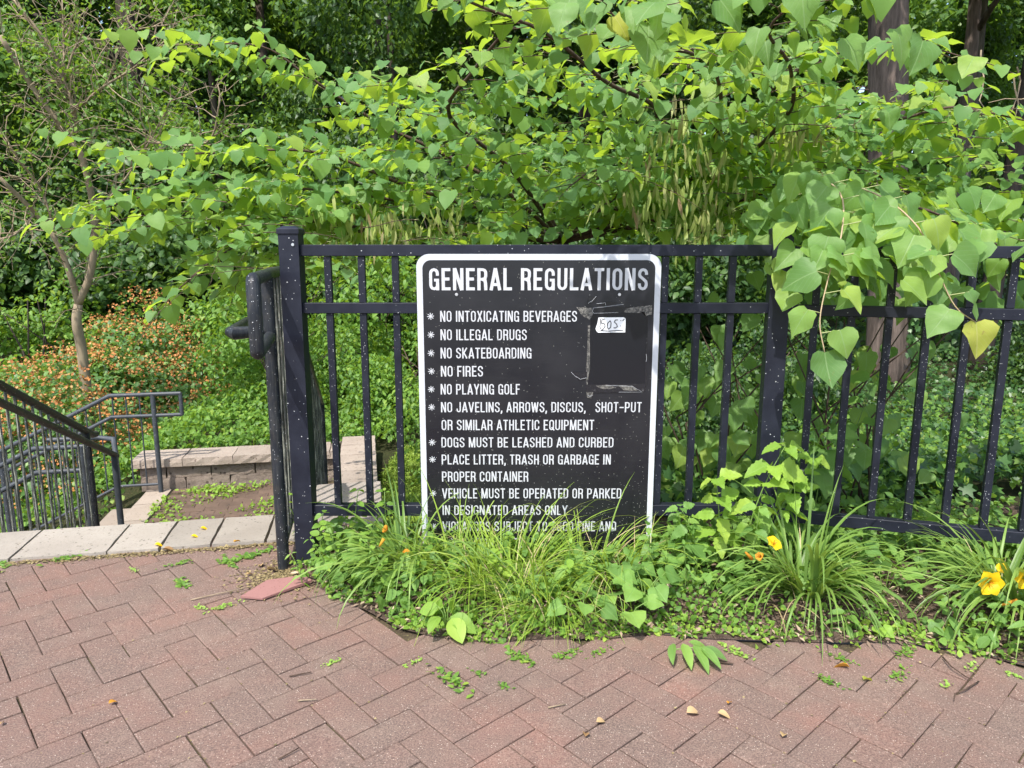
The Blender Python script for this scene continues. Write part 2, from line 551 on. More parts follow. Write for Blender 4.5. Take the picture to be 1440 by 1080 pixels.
def tz(x, y):
    x = np.asarray(x, float); y = np.asarray(y, float)
    s = .982 * x + .191 * y; c = -.191 * x + .982 * y
    z = np.interp(c, [0, 2.9, 3.3, 4.5, 6, 8, 11, 15, 22, 45], [-.08, -.08, -.09, -.45, -.78, -.86, -.75, .1, 2.2, 7.5])
    left = np.clip(-1.98 - s, 0, 5)
    z = z - .5 * left * sm(c, 3.5, 4.4) * (1 - sm(c, 10, 15)) - .25 * sm(-s, 1.98, 2.1) * sm(c, 3.5, 3.8) * (1 - sm(c, 7.4, 7.8))
    well = sm(s, -2.45, -2.3) * (1 - sm(s, -.22, -.14)) * sm(c, 3.40, 3.46) * (1 - sm(c, 7.28, 7.4))
    z = z * (1 - well) + (-1.3) * well
    z = z + .05 * vnoise(x, y, 1.5) * sm(c, 3.4, 5) * (1 - well)
    right = sm(x, 6, 14)
    return z + right * .3


def grid_mesh(name, xs, ys, zf, mat):
    X, Y = np.meshgrid(xs, ys)
    V = np.stack([X, Y, zf(X, Y)], -1).reshape(-1, 3)
    nx, ny = len(xs), len(ys)
    i = (np.arange(ny - 1)[:, None] * nx + np.arange(nx - 1)[None]).ravel()
    F = np.stack([i, i + 1, i + nx + 1, i + nx], -1)
    return mesh(name, V, F, mat, None, True)


xs = np.concatenate([np.linspace(-90, -9, 22)[:-1], np.arange(-9, 9, .12), np.linspace(9, 90, 22)])
ys = np.concatenate([np.linspace(-40, 2.5, 8)[:-1], np.arange(2.5, 13, .12), np.linspace(13, 140, 40)])
tag(link('terrain', grid_mesh('terrain', xs, ys, tz, M['ground'])), kind='structure')

# ------------------------------------------------------------------ brick pavement (herringbone), every brick its own mesh
BX, BY = [-.892, -.755, -.65, -.497, -.381, -.256, -.069, .093, .301, .469, .648, .986, 1.216, 1.419, 1.559, 1.9, 2.6], \
         [2.734, 2.596, 2.492, 2.375, 2.263, 2.208, 2.173, 2.195, 2.195, 2.226, 2.195, 2.173, 2.173, 2.13, 2.038, 1.86, 1.6]


def bed_edge(x):
    return np.interp(x, BX, BY)


LA, LX, LY, LS = .7357, -.2848, 1.8359, .0996
U = np.array([math.cos(LA), math.sin(LA)]); Vv = np.array([math.sin(LA), -math.cos(LA)])


def brick_variants(L, Wd, T=.05, n=5, ch=.0022):
    out = []
    for k in range(n):
        b = MB().box((0, 0, -T), (L, Wd, 0), 0)
        V = [(0, 0, -T), (L, 0, -T), (L, Wd, -T), (0, Wd, -T)]
        j = lambda s=.0012: random.uniform(-s, s)
        V += [(0 + j(), 0 + j(), -ch), (L + j(), j(), -ch), (L + j(), Wd + j(), -ch), (j(), Wd + j(), -ch)]
        c = ch
        V += [(c + abs(j()), c + abs(j()), 0), (L * .5 + j(), c + j() * .8, j(.0006)), (L - c - abs(j()), c + abs(j()), 0),
              (L - c - abs(j()), Wd - c - abs(j()), 0), (L * .5 + j(), Wd - c + j() * .8, j(.0006)), (c + abs(j()), Wd - c - abs(j()), 0)]
        F = [(0, 3, 2, 1), (0, 1, 5, 4), (1, 2, 6, 5), (2, 3, 7, 6), (3, 0, 4, 7),
             (4, 5, 10, 9, 8), (5, 6, 11, 10), (6, 7, 13, 12, 11), (7, 4, 8, 13), (8, 9, 12, 13), (9, 10, 11, 12)]
        out.append(mesh('brick', V, F, M['brick']))
    return out


pave = grid_mesh('brick_pavement', np.linspace(-7, 7, 30), np.linspace(-5, 3.02, 20), lambda x, y: 0 * x - .008 + .002 * vnoise(x, y, 9), M['joint'])
pave_o = tag(link('brick_pavement', pave), kind='structure')
G = .0032
bv = brick_variants(2 * LS - G, LS - G)
cand = []
for i in range(-75, 75):
    for j in range(-75, 75):
        k = (i + j) % 4
        if k == 0: o, w_, h_ = (i, j), 1, 2
        elif k == 2: o, w_, h_ = (i, j), 2, 1
        else: continue
        cx, cy = o[0] + w_ / 2, o[1] + h_ / 2
        p = np.array([LX, LY]) + LS * (cx * U + cy * Vv)
        c = -.191 * p[0] + .982 * p[1]
        if c > 3.19: continue
        if p[0] < -5 or p[0] > 5 or p[1] < -2.5: continue
        lim = bed_edge(p[0]) + .05
        if p[0] > -.88 and p[1] > lim: continue
        cand.append((p, k))
P3 = np.array([(p[0], p[1], 0) for p, k in cand])
d, ok = project(P3)
order = np.argsort(np.where(ok, d, 100 + d))
bigV = MB()
for rank, idx in enumerate(order):
    p, k = cand[idx]
    ang = LA if k == 2 else LA - PI / 2
    ang += random.uniform(-.009, .009)
    dz = random.gauss(0, .0008)
    tilt = Matrix.Rotation(random.gauss(0, .004), 4, 'X') @ Matrix.Rotation(random.gauss(0, .003), 4, 'Y')
    m = Matrix.Translation((p[0] + random.uniform(-.001, .001), p[1] + random.uniform(-.001, .001), dz)) @ Matrix.Rotation(ang, 4, 'Z') @ tilt @ Matrix.Translation((-(LS - G / 2), -(LS - G) / 2, 0))
    me = bv[rank % len(bv)]
    if rank < 300:
        link('brick', me, pave_o, m)
    else:
        L2, W2 = 2 * LS - G, LS - G
        q = [m @ Vector(v) for v in ((0, 0, -.03), (L2, 0, -.03), (L2, W2, -.03), (0, W2, -.03), (.003, .003, 0), (L2 - .003, .003, 0), (L2 - .003, W2 - .003, 0), (.003, W2 - .003, 0))]
        bigV.add(q, [(4, 5, 6, 7), (0, 1, 5, 4), (1, 2, 6, 5), (2, 3, 7, 6), (3, 0, 4, 7)])
tag(bigV.build('outer_bricks', M['brick'], pave_o), kind='stuff')


def rough_block(L, Wd, H, amp=.004, seg=(7, 3, 3), top_amp=.15, ch=.004):
    """stone with worn uneven sides; origin at the lower near left corner"""
    nx, ny, nz = seg
    V = {}; vl = []; F = []
    def vid(i, j, k):
        if (i, j, k) not in V:
            x, y, z = L * i / nx, Wd * j / ny, H * k / nz
            r = lambda s: random.uniform(-s, s)
            edge = k == nz
            if i in (0, nx): x += r(amp) + (ch if i == 0 else -ch) * edge
            if j in (0, ny): y += r(amp) + (ch if j == 0 else -ch) * edge
            z += r(amp * top_amp) if k == nz else (r(amp * .5) if 0 < k else 0)
            V[(i, j, k)] = len(vl); vl.append((x, y, z))
        return V[(i, j, k)]
    for i in range(nx):
        for j in range(ny):
            F.append((vid(i, j, nz), vid(i + 1, j, nz), vid(i + 1, j + 1, nz), vid(i, j + 1, nz)))
            F.append((vid(i, j, 0), vid(i, j + 1, 0), vid(i + 1, j + 1, 0), vid(i + 1, j, 0)))
        for k in range(nz):
            F.append((vid(i, 0, k), vid(i + 1, 0, k), vid(i + 1, 0, k + 1), vid(i, 0, k + 1)))
            F.append((vid(i + 1, ny, k), vid(i, ny, k), vid(i, ny, k + 1), vid(i + 1, ny, k + 1)))
    for j in range(ny):
        for k in range(nz):
            F.append((vid(0, j + 1, k), vid(0, j, k), vid(0, j, k + 1), vid(0, j + 1, k + 1)))
            F.append((vid(nx, j, k), vid(nx, j + 1, k), vid(nx, j + 1, k + 1), vid(nx, j, k + 1)))
    return vl, F


def place_block(name, mat, parent, s, c, z, L, Wd, H, along='s', amp=.004, seg=(5, 2, 2), label=None):
    vl, F = rough_block(L, Wd, H, amp, seg)
    if along == 's': m = Matrix.Translation((s, c, z))
    else: m = Matrix.Translation((s + Wd, c, z)) @ Matrix.Rotation(PI / 2, 4, 'Z')
    m = m @ Matrix.Rotation(random.gauss(0, .003), 4, 'Z')
    o = link(name, mesh(name, vl, F, mat), parent, STAIR @ m)
    if label: o['label'] = label
    return o


# coping row (top nosing of the stairs)
cop = MB(); cop.box((-4.4, 3.15, -.3), (-.31, 3.46, -.075))
cop_o = tag(cop.build('stair_coping', M['coping'], None, m=STAIR), kind='structure')
bs = [-4.4, -4.03, -3.68, -3.3, -2.95, -2.57, -2.2, -1.83, -1.475, -1.11, -.905, -.70, -.475, -.315]
for a, b in zip(bs[:-1], bs[1:]):
    vl, F = rough_block(b - a - .005, .325, .085, .0022, (8, 5, 2), .15, .003)
    link('coping_slab', mesh('coping_slab', vl, F, M['coping']), cop_o, Matrix.Translation((a + .0025, 3.143 + random.uniform(-.004, .004), -.074)))

# upper flight of steps, landing, lower flight
st = MB(); st.box((-1.97, 3.452, -1.3), (-.316, 5.10, -1.02))
st_o = tag(st.build('upper_stair_flight', M['tan_slab'], None, m=STAIR), kind='structure')
for k in range(1, 6):
    MBx = MB().box((-1.96, 3.456 + .33 * (k - 1), -1.015), (-.318, 3.455 + .33 * k + (.02 if k < 5 else 0), -.167 * k), .004)
    MBx.build('step', M['tan_slab'], st_o)
ld = MB(); ld.box((-1.90, 5.115, -1.3), (-.318, 7.20, -1.012))
ld_o = tag(ld.build('stair_landing', M['joint'], None, m=STAIR), kind='structure')
M['old_brick'] = stone_mat('soil_stained_brick', (.105, .072, .052), (.15, .10, .072), (.06, .045, .035), 60, .006, 5)
lb = brick_variants(.198, .0985, .04, 3)
for me_ in lb: me_.materials[0] = M['old_brick']
n = 0
for r in range(21):
    for q in range(9):
        x = -1.885 + .2 * q - (.1 if r % 2 else 0)
        if x < -1.89 or x > -.5: continue
        link('brick', lb[n % 3], ld_o, Matrix.Translation((x + .001, 5.118 + r * .099, -1.0 + random.gauss(0, .002)))); n += 1
lf = MB(); lf.box((-2.12, 5.115, -1.3), (-1.908, 7.20, -1.09))
lf_o = tag(lf.build('lower_stair_flight', M['tan_slab'], None, m=STAIR), kind='structure')
for c0 in np.arange(5.12, 7.15, .415):
    place = rough_block(.41, .225, .085, .002, (3, 2, 1))
    link('nosing_slab', mesh('nosing_slab', *place, M['tan_slab']), lf_o, Matrix.Translation((-1.905, c0, -1.083)) @ Matrix.Rotation(PI / 2, 4, 'Z'))
for k in range(1, 9):
    MB().box((-2.125 - .33 * k, 5.12, -1.6 - .16 * k), (-2.128 - .33 * (k - 1) + .0, 7.2, -1.0 - .167 * k), .004).build('step', M['tan_slab'], lf_o)

# low wall at the far side of the landing and side wall coming back towards the fence
lw = thing('low_block_wall', 'low tan split-face block wall with flat caps behind the brick landing', 'wall')
x = -2.22; n = 0
for row, (z0, off) in enumerate(((-1.02, 0), (-.90, .17))):
    xx = -2.19 - off
    while xx < -.34:
        a = max(xx, -2.19); b = min(xx + .40, -.335)
        if b - a > .05: place_block('block', M['block'], lw, a + .003, 7.235 + random.uniform(-.006, .006), z0, b - a - .004, .26, .117, amp=.005, seg=(5, 2, 3))
        xx += .405
xx = -2.25
while xx < -.35:
    b = min(xx + .455, -.335)
    place_block('cap_stone', M['cap'], lw, xx + .0015, 7.19, -.781, b - xx - .003, .37, .078, amp=.0045, seg=(7, 2, 2))
    xx += .455
sw = thing('side_retaining_wall', 'tan capped retaining wall running away from the fence beside the stairs', 'wall')
for z0, c0, c1 in ((-1.25, 3.46, 7.55), (-1.05, 3.46, 7.55), (-.87, 3.46, 7.55)):
    cc = c0 + (.2 if z0 == -1.05 else 0)
    while cc < c1 - .05:
        e = min(cc + .40, c1)
        place_block('block', M['block'], sw, -.29, cc + .003, z0, e - cc - .006, .27, .176 if z0 < -1 else .158, 'c', amp=.006, seg=(4, 2, 2))
        cc += .405
place_block('block', M['block'], sw, -.29, 3.463, -.70, 1.24, .27, .30, 'c', amp=.006, seg=(6, 2, 3))
place_block('block', M['block'], sw, -.29, 3.463, -.395, .40, .27, .33, 'c', amp=.006, seg=(6, 2, 3))
place_block('cap_stone', M['cap'], sw, -.32, 3.9, -.395, .84, .35, .05, 'c', amp=.004)
cc = 4.74
for L_ in (.62, .50, .46, .52, .36, .35):
    place_block('cap_stone', M['cap'], sw, -.318 + random.uniform(-.004, .004), cc, -.708, L_ - .006, .335, .055, 'c', amp=.0035, seg=(5, 3, 2)); cc += L_
place_block('cap_stone', M['grey_cap'], sw, -.312, 3.146, -.062, .40, .345, .068, 'c', amp=.003, label='grey cap stone nearest the fence')
place_block('cap_stone', M['grey_cap'], sw, -.312, 3.552, -.062, .36, .345, .068, 'c', amp=.003, label='second grey cap stone')

# planting bed sheet between the bricks and the fence
bxs = np.linspace(-.90, 2.9, 90)
rows = np.linspace(0, 1, 26)
def bedz(x, y):
    e = bed_edge(x); t = np.clip((y - e) / .5, 0, 1)
    return .004 + .045 * sm(t, 0, .6) + .010 * vnoise(x, y, 14) * sm(t, 0, .25) + .004 * vnoise(x, y, 45, 3) * sm(t, 0, .2) - .10 * sm(y, 2.95, 3.5)
Vb = []
for x in bxs:
    y0 = float(bed_edge(x)); y1 = 3.12 if x < .1 - .0 else 3.6
    if x < -.62: y1 = 3.0
    for t in rows: Vb.append((x, y0 + (y1 - y0) * t))
Vb = np.array(Vb); Vb = np.column_stack([Vb, bedz(Vb[:, 0], Vb[:, 1])])
nr = len(rows); ii = (np.arange(len(bxs) - 1)[:, None] * nr + np.arange(nr - 1)[None]).ravel()
tag(link('planting_bed', mesh('planting_bed', Vb, np.stack([ii, ii + nr, ii + nr + 1, ii + 1], -1), M['mulch'], None, True)), kind='structure')
ed = MB(); ed.tube([(x, float(bed_edge(x)) + .012 + .004 * math.sin(9 * x), -.002 + .003 * math.sin(5 * x)) for x in np.linspace(.5, 2.4, 40)], .006, 6)
tag(ed.build('bed_edging', M['plastic'], None, True), 'thin black plastic edging strip half buried where mulch meets bricks', 'edging')

# ------------------------------------------------------------------ fence
fence = thing('metal_fence', 'black metal picket fence with flat rails behind the flower bed', 'fence', (0, 0, 0))
PA = np.array([-.826, 2.79]); PB = np.array([1.008, 2.792])
dirB = np.array([math.cos(math.radians(-16)), math.sin(math.radians(-16))])
PC = PB + dirB * 1.86
dirC = np.array([math.cos(math.radians(-16)), math.sin(math.radians(-16))])


def fence_post(p, ang):
    R = Matrix.Translation((p[0], p[1], 0)) @ Matrix.Rotation(ang, 4, 'Z')
    o = MB().box((-.037, -.037, -.2), (.037, .037, 1.318), .004).build('post', M['fence'], fence, m=R)
    c = MB().box((-.041, -.041, 1.306), (.041, .041, 1.326), .002)
    c.add([(-.039, -.039, 1.326), (.039, -.039, 1.326), (.039, .039, 1.326), (-.039, .039, 1.326), (-.022, -.022, 1.336), (.022, -.022, 1.336), (.022, .022, 1.336), (-.022, .022, 1.336)],
          [(0, 1, 5, 4), (1, 2, 6, 5), (2, 3, 7, 6), (3, 0, 4, 7), (4, 5, 6, 7)])
    c.build('post_cap', M['fence'], o)
    for dx, dz in ((.022, 1.255),): pass


def fence_panel(a, b, ztop, zmid, zbot, first, step, zend=None):
    d_ = b - a; L = float(np.linalg.norm(d_)); ang = math.atan2(d_[1], d_[0])
    R = Matrix.Translation((a[0], a[1], 0)) @ Matrix.Rotation(ang, 4, 'Z')
    for nm, z0, z1 in (('top_rail', ztop - .042, ztop), ('middle_rail', zmid - .040, zmid), ('bottom_rail', zbot - .045, zbot)):
        MB().box((.038, -.019, z0), (L - .038, .019, z1), .002).build(nm, M['fence'], fence, m=R)
    x = first
    while x < L - .06:
        k = MB().box((x - .0125, -.0122, zbot + .0005), (x + .0125, .0122, zmid - .0405), .0015)
        k.box((x - .0125, -.0122, zmid + .0005), (x + .0125, .0122, ztop - .0425), .0015)
        k.build('picket', M['picket'], fence, m=R)
        x += step


fence_post(PA, 0); fence_post(PB, -.15); fence_post(PC, -.28)
fence_panel(PA, PB, 1.268, 1.052, .252, .134, .1268)
fence_panel(PB, PC, 1.262, 1.046, .235, .135, .1268)
fence_panel(PC, PC + dirC * 1.86, 1.262, 1.046, .235, .135, .1268)
for sx, sz in ((.014, 1.292), (.016, 1.21)):
    pass
tag(MB().tube([(PA[0] + .017, PA[1] - .0375, 1.268), (PA[0] + .017, PA[1] - .0405, 1.268)], .0055, 10).build('post_screw', NT('bright_screw').set((.6, .62, .65), .35, .5, .8), fence))


# ------------------------------------------------------------------ stair railings
def rail_thing(label):
    return thing('stair_railing', label, 'railing', (0, 0, 0), 'railings of the stairs')


def rtube(name, pts, r, mat, parent, n=10):
    o = MB().tube([W(*p) for p in pts], r, n).build(name, mat, parent)
    return shade_auto(o, 50)


rr = rail_thing('dark round-tube stair railing end with looped handrail right beside the fence post')
gz = lambda c: 1.16 if c < 3.3 else 1.16 - .48 * (c - 3.3)
gl = lambda c: .08 if c < 3.45 else .08 - .5 * (c - 3.45)
s0 = -.369
rtube('guard_rail', [(s0 + .018, 2.42, 1.158), (s0, 2.9, 1.16), (s0, 3.3, 1.16), (s0, 5.45, gz(5.45))], .0215, M['rail'], rr, 12)
rtube('end_loop', [(s0 + .018, 2.42, 1.160), (s0 + .02, 2.400, 1.158), (s0 + .02, 2.387, 1.142), (s0 + .02, 2.385, .945), (s0 + .02, 2.392, .932), (s0 + .018, 2.42, .926), (s0, 2.86, .93)], .0212, M['rail'], rr, 12)
rtube('post', [(s0, 2.861, -.1), (s0, 2.861, 1.15)], .0235, M['rail'], rr, 12)
rtube('post', [(s0, 5.42, -1.02), (s0, 5.42, gz(5.42))], .0235, M['rail'], rr, 12)
rtube('post', [(s0, 4.15, -.5), (s0, 4.15, gz(4.15) - .01)], .0235, M['rail'], rr, 12)
rtube('handrail', [(s0 - .02, 2.862, .95), (s0 - .115, 2.80, .95), (s0 - .135, 2.83, .952), (s0 - .13, 3.3, .955), (s0 - .13, 5.5, .955 - .48 * 2.2)], .019, M['rail'], rr, 12)
rtube('bottom_rail', [(s0, 2.88, .085), (s0, 3.45, .08), (s0, 5.42, gl(5.42))], .014, M['rail'], rr, 8)
c = 2.98
while c < 5.35:
    if abs(c - 4.15) > .04: rtube('baluster', [(s0, c, gl(c)), (s0, c, gz(c) - .02)], .0085, M['rail_streak'], rr, 6)
    c += .105

rl = rail_thing('weathered brown-topped stair railing descending at the left edge')
s1 = -1.94
hz = lambda c: .48 * (5.47 - c) - .03
rtube('guard_rail', [(s1, 3.2, hz(3.2)), (s1, 5.47, hz(5.47)), (s1, 5.53, hz(5.47) - .01)], .024, M['rail_brown'], rl)
h2 = lambda c: -.22 + .46 * (5.6 - c)
rtube('handrail', [(s1 + .09, 3.2, h2(3.2)), (s1 + .09, 5.6, -.22), (s1 + .09, 5.63, -.235)], .021, M['rail_brown'], rl)
rtube('handrail_return', [(s1 + .09, 5.61, -.228), (s1 + .05, 5.72, -.13), (s1 - .06, 5.75, -.12), (s1 - .4, 5.74, -.12)], .018, M['rail_far'], rl)
for c_, zt in ((3.24, hz(3.24)), (5.36, hz(5.36))):
    rtube('post', [(s1, c_, -1.1 if c_ > 5 else -.05), (s1, c_, zt)], .024, M['rail'], rl)
rtube('post', [(s1 + .09, 5.58, -1.02), (s1 + .09, 5.58, -.22)], .022, M['rail_far'], rl)
bl = lambda c: .05 - .505 * (c - 3.3)
rtube('bottom_rail', [(s1, 3.25, bl(3.25)), (s1, 5.36, bl(5.36))], .013, M['rail'], rl, 8)
c = 3.34
while c < 5.33:
    rtube('baluster', [(s1, c, bl(c)), (s1, c, hz(c) - .02)], .0088, M['rail_streak'], rl, 6); c += .098

rf = rail_thing('blue-black railing with squared end loop across the far side of the landing')
cf = 7.12
fz = lambda s: -.06 if s > -2.35 else -.06 + .5 * (s + 2.35)
F0 = M['rail_far']
for nm, z0, r in (('guard_rail', 0, .019), ('handrail', -.20, .017), ('bottom_rail', -.86, .013)):
    s_r = -1.74 if nm != 'bottom_rail' else -1.98
    rtube(nm, [(s_r, cf, -.06 + z0), (-2.35, cf, -.06 + z0), (-4.6, cf, -.06 + z0 + .5 * (-4.6 + 2.35))], r, F0, rf)
rtube('end_bar', [(-1.745, cf, -.055), (-1.745, cf, -.265)], .018, F0, rf)
for s_ in (-1.985, -3.3, -4.5):
    rtube('post', [(s_, cf, -1.02 if s_ > -2 else -1.4 - .5 * (-s_ - 2.3)), (s_, cf, fz(s_))], .022, F0, rf)
s_ = -2.1
while s_ > -4.5:
    rtube('baluster', [(s_, cf, fz(s_) - .86), (s_, cf, fz(s_) - .015)], .007, F0, rf, 6); s_ -= .115

rn = rail_thing('low railing of the lower flight seen through the brown-topped balusters')
cn = 5.42
nz = lambda s: -.10 if s > -2.3 else -.10 + .5 * (s + 2.3)
for nm, z0, r in (('guard_rail', 0, .018), ('handrail', -.17, .017), ('bottom_rail', -.84, .013)):
    rtube(nm, [(-1.98, cn, -.10 + z0), (-2.3, cn, -.10 + z0), (-3.9, cn, -.10 + z0 - .8)], r, F0, rn)
for s_ in (-2.0, -3.1):
    rtube('post', [(s_, cn, -1.02 if s_ > -2.1 else -1.9), (s_, cn, nz(s_))], .021, F0, rn)
s_ = -2.12
while s_ > -3.8:
    rtube('baluster', [(s_, cn, nz(s_) - .84), (s_, cn, nz(s_) - .015)], .007, M['rail_streak'], rn, 6); s_ -= .11

# ------------------------------------------------------------------ sign
def rrect(x0, x1, z0, z1, r, n=8):
    P = []
    for cx, cz, a0 in ((x1 - r, z1 - r, 0), (x0 + r, z1 - r, 90), (x0 + r, z0 + r, 180), (x1 - r, z0 + r, 270)):
        for k in range(n + 1):
            a = math.radians(a0 + 90 * k / n); P.append((cx + r * math.cos(a), cz + r * math.sin(a)))
    return P


YS = 2.765
sign = thing('regulations_sign', 'large black park rules sign with white border and white lettering on the fence', 'sign', (.10, YS, .02))
def sgn(V, F, name, mat, label=None):
    V = [(x - .10, y - YS, z - .02) for x, y, z in V]
    o = link(name, mesh(name, V, F, mat), sign)
    if label: o['label'] = label
    return o


def signmat():
    t = NT('sign_black_face')
    p = t.world()
    n = t.noise(p, 5, 4)
    mp = t.n('Mapping'); mp.inputs['Scale'].default_value = (3, 3, 60); t.l(p, mp.inputs[0])
    st_ = t.noise(mp.outputs[0], 4, 4)
    col = t.mix(t.ramp(n, [(.35, 0), (.65, 1)]), (.0075, .0085, .0125), (.013, .013, .0165))
    col = t.mix(t.ramp(st_, [(.55, 0), (.75, .35)]), col, (.028, .028, .032))
    vo = t.vor(p, 240); sel = t.n('SeparateXYZ'); t.l(vo.outputs['Color'], sel.inputs[0])
    sp = t.n('SeparateXYZ'); t.l(p, sp.inputs[0])
    low = t.ramp(sp.outputs[2], [(.05, 1), (.45, .25), (.9, .12)])
    on = t.math('MULTIPLY', t.math('LESS_THAN', vo.outputs['Distance'], .25), t.math('LESS_THAN', sel.outputs[0], t.math('MULTIPLY', low, .13)))
    col = t.mix(on, col, (.42, .42, .38))
    return t.set(col, t.ramp(n, [(.3, .26), (.7, .4)]), .5)


def whitemat(name, base=(.74, .76, .80), w=.04):
    t = NT(name)
    p = t.world(); n = t.noise(p, 40, 5, .7)
    col = t.mix(t.ramp(n, [(.5, 0), (.75, .4)]), base, tuple(c * .72 for c in base))
    return t.set(col, .4, .4)


M['sign_black'] = signmat(); M['sign_white'] = whitemat('sign_white', (.52, .54, .58)); M['letter'] = whitemat('letter_white', (.50, .51, .53))
x0, x1, z0, z1 = -.357, .557, .014, 1.234
def extr(P, y0, y1):
    n = len(P)
    V = [(x, y0, z) for x, z in P] + [(x, y1, z) for x, z in P]
    F = [tuple(range(n))[::-1], tuple(range(n, 2 * n))] + [(i, (i + 1) % n, n + (i + 1) % n, n + i) for i in range(n)]
    return V, F
sgn(*extr(rrect(x0, x1, z0, z1, .048), YS - .0005, YS + .0020), 'backing_plate', NT('bare_aluminium').set((.55, .56, .58), .4, .5, .7))
sgn(*extr(rrect(x0 + .0006, x1 - .0006, z0 + .0006, z1 - .0006, .0475), YS - .0012, YS - .0006), 'border', M['sign_white'])
sgn(*extr(rrect(x0 + .0225, x1 - .0225, z0 + .0225, z1 - .0225, .032), YS - .0018, YS - .0013), 'face_panel', M['sign_black'])

# condensed gothic lettering drawn as strokes
def arc(cx, cy, rx, ry, a0, a1, n=6):
    return [(cx + rx * math.cos(math.radians(a0 + (a1 - a0) * k / n)), cy + ry * math.sin(math.radians(a0 + (a1 - a0) * k / n))) for k in range(n + 1)]


def glyph(ch, t):
    h = t / 2; Wd = .42
    wide = {'M': .56, 'W': .6, 'N': .44, 'A': .46, 'V': .45, 'I': t, 'J': .38, 'L': .36, 'E': .37, 'F': .35, 'T': .40, 'X': .46, 'Y': .45, '-': .36, ',': t, '.': t, 'K': .45, '6': .42, '0': .42, '$': .42}
    Wd = wide.get(ch, .42)
    a, b = h, Wd - h; y0, y1 = h, 1 - h; m = (a + b) / 2; r = (b - a) / 2; q = .17
    O = arc(m, y1 - q, r, q, 0, 180) + arc(m, y0 + q, r, q, 180, 360)
    cl = lambda P: P + [P[0]]
    G = {
        'O': [cl(O)], '0': [cl(O)], 'Q': [cl(O), [(m, .28), (Wd + .02, -.02)]],
        'C': [[(b, .66)] + arc(m, y1 - q, r, q, 0, 180) + arc(m, y0 + q, r, q, 180, 360) + [(b, .36)]],
        'G': [[(b, .66)] + arc(m, y1 - q, r, q, 0, 180) + arc(m, y0 + q, r, q, 180, 360) + [(b, .46), (m, .46)], [(b, .3), (b, 0)]],
        'S': [[(b, .70)] + arc(m, y1 - q, r, q, 0, 180) + [(a, .70), (a + .02, .63), (m, .52), (b - .02, .40), (b, .32)] + arc(m, y0 + q, r, q, 0, -180) + [(a, .31)]],
        'D': [[(a, y0), (a, y1), (m - .02, y1)] + arc(m, y1 - q, r, q, 80, 0) + arc(m, y0 + q, r, q, 0, -80) + [(m - .02, y0), (a - h, y0)]],
        'B': [[(a, 0), (a, 1)], [(a, y1), (m, y1)] + arc(m, y1 - .13, r - .01, .13, 80, 0) + [(b - .01, .63), (b - .05, .55), (m, .52), (a, .52)], [(m, .52), (b - .04, .49), (b, .42), (b, .2)] + arc(m, y0 + .13, r, .13, 0, -80) + [(m, y0), (a, y0)]],
        'P': [[(a, 0), (a, 1)], [(a, y1), (m, y1)] + arc(m, y1 - .14, r, .14, 80, 0) + [(b, .58)] + arc(m, .58, r, .13, -10, -80) + [(a, .45)]],
        'R': [[(a, 0), (a, 1)], [(a, y1), (m, y1)] + arc(m, y1 - .14, r, .14, 80, 0) + [(b, .64), (b - .03, .53), (m, .50), (a, .50)], [(m, .50), (b - .03, .44), (b - .01, .30), (b, 0)]],
        'U': [[(a, 1)] + arc(m, y0 + q, r, q, 180, 360) + [(b, 1)]],
        'J': [[(b, 1)] + arc(m, y0 + q, r, q, 360, 180) + [(a, .36)]],
        'E': [[(a, 0), (a, 1)], [(a, y1), (Wd, y1)], [(a, .51), (Wd - .04, .51)], [(a, y0), (Wd, y0)]],
        'F': [[(a, 0), (a, 1)], [(a, y1), (Wd, y1)], [(a, .51), (Wd - .03, .51)]],
        'L': [[(a, 0), (a, 1)], [(a, y0), (Wd, y0)]], 'I': [[(h, 0), (h, 1)]],
        'T': [[(0, y1), (Wd, y1)], [(m, 0), (m, 1)]], 'H': [[(a, 0), (a, 1)], [(b, 0), (b, 1)], [(a, .51), (b, .51)]],
        'N': [[(a, 0), (a, 1)], [(b, 0), (b, 1)], [(a + .01, 1), (b - .01, 0)]],
        'M': [[(a, 0), (a, 1)], [(b, 0), (b, 1)], [(a + .02, 1), (m, .02)], [(m, .02), (b - .02, 1)]],
        'A': [[(a - .02, 0), (m, 1)], [(m, 1), (b + .02, 0)], [(a + .05, .26), (b - .05, .26)]],
        'V': [[(a - .02, 1), (m, 0)], [(m, 0), (b + .02, 1)]],
        'K': [[(a, 0), (a, 1)], [(a, .36), (b, 1)], [(a + .08, .54), (b + .01, 0)]],
        'X': [[(a, 0), (b, 1)], [(a, 1), (b, 0)]], 'Y': [[(a - .02, 1), (m, .44)], [(b + .02, 1), (m, .44)], [(m, .48), (m, 0)]],
        'W': [[(h * .7, 1), (Wd * .27, 0)], [(Wd * .27, 0), (Wd * .5, .95)], [(Wd * .5, .95), (Wd * .73, 0)], [(Wd * .73, 0), (Wd - h * .7, 1)]],
        '-': [[(0, .47), (Wd, .47)]], ',': [[(h, .16), (h, 0), (h - .05, -.14)]],
        '6': [[(b, .72)] + arc(m, y1 - q, r, q, 0, 180) + arc(m, y0 + q, r, q, 180, 360) + arc(m, .44, r, .14, 0, 165)],
        '$': [[(b, .70)] + arc(m, y1 - q, r, q, 0, 180) + [(a, .70), (a + .02, .63), (m, .52), (b - .02, .40), (b, .32)] + arc(m, y0 + q, r, q, 0, -180) + [(a, .31)], [(m, -.07), (m, 1.07)]],
    }
    return G.get(ch, []), Wd


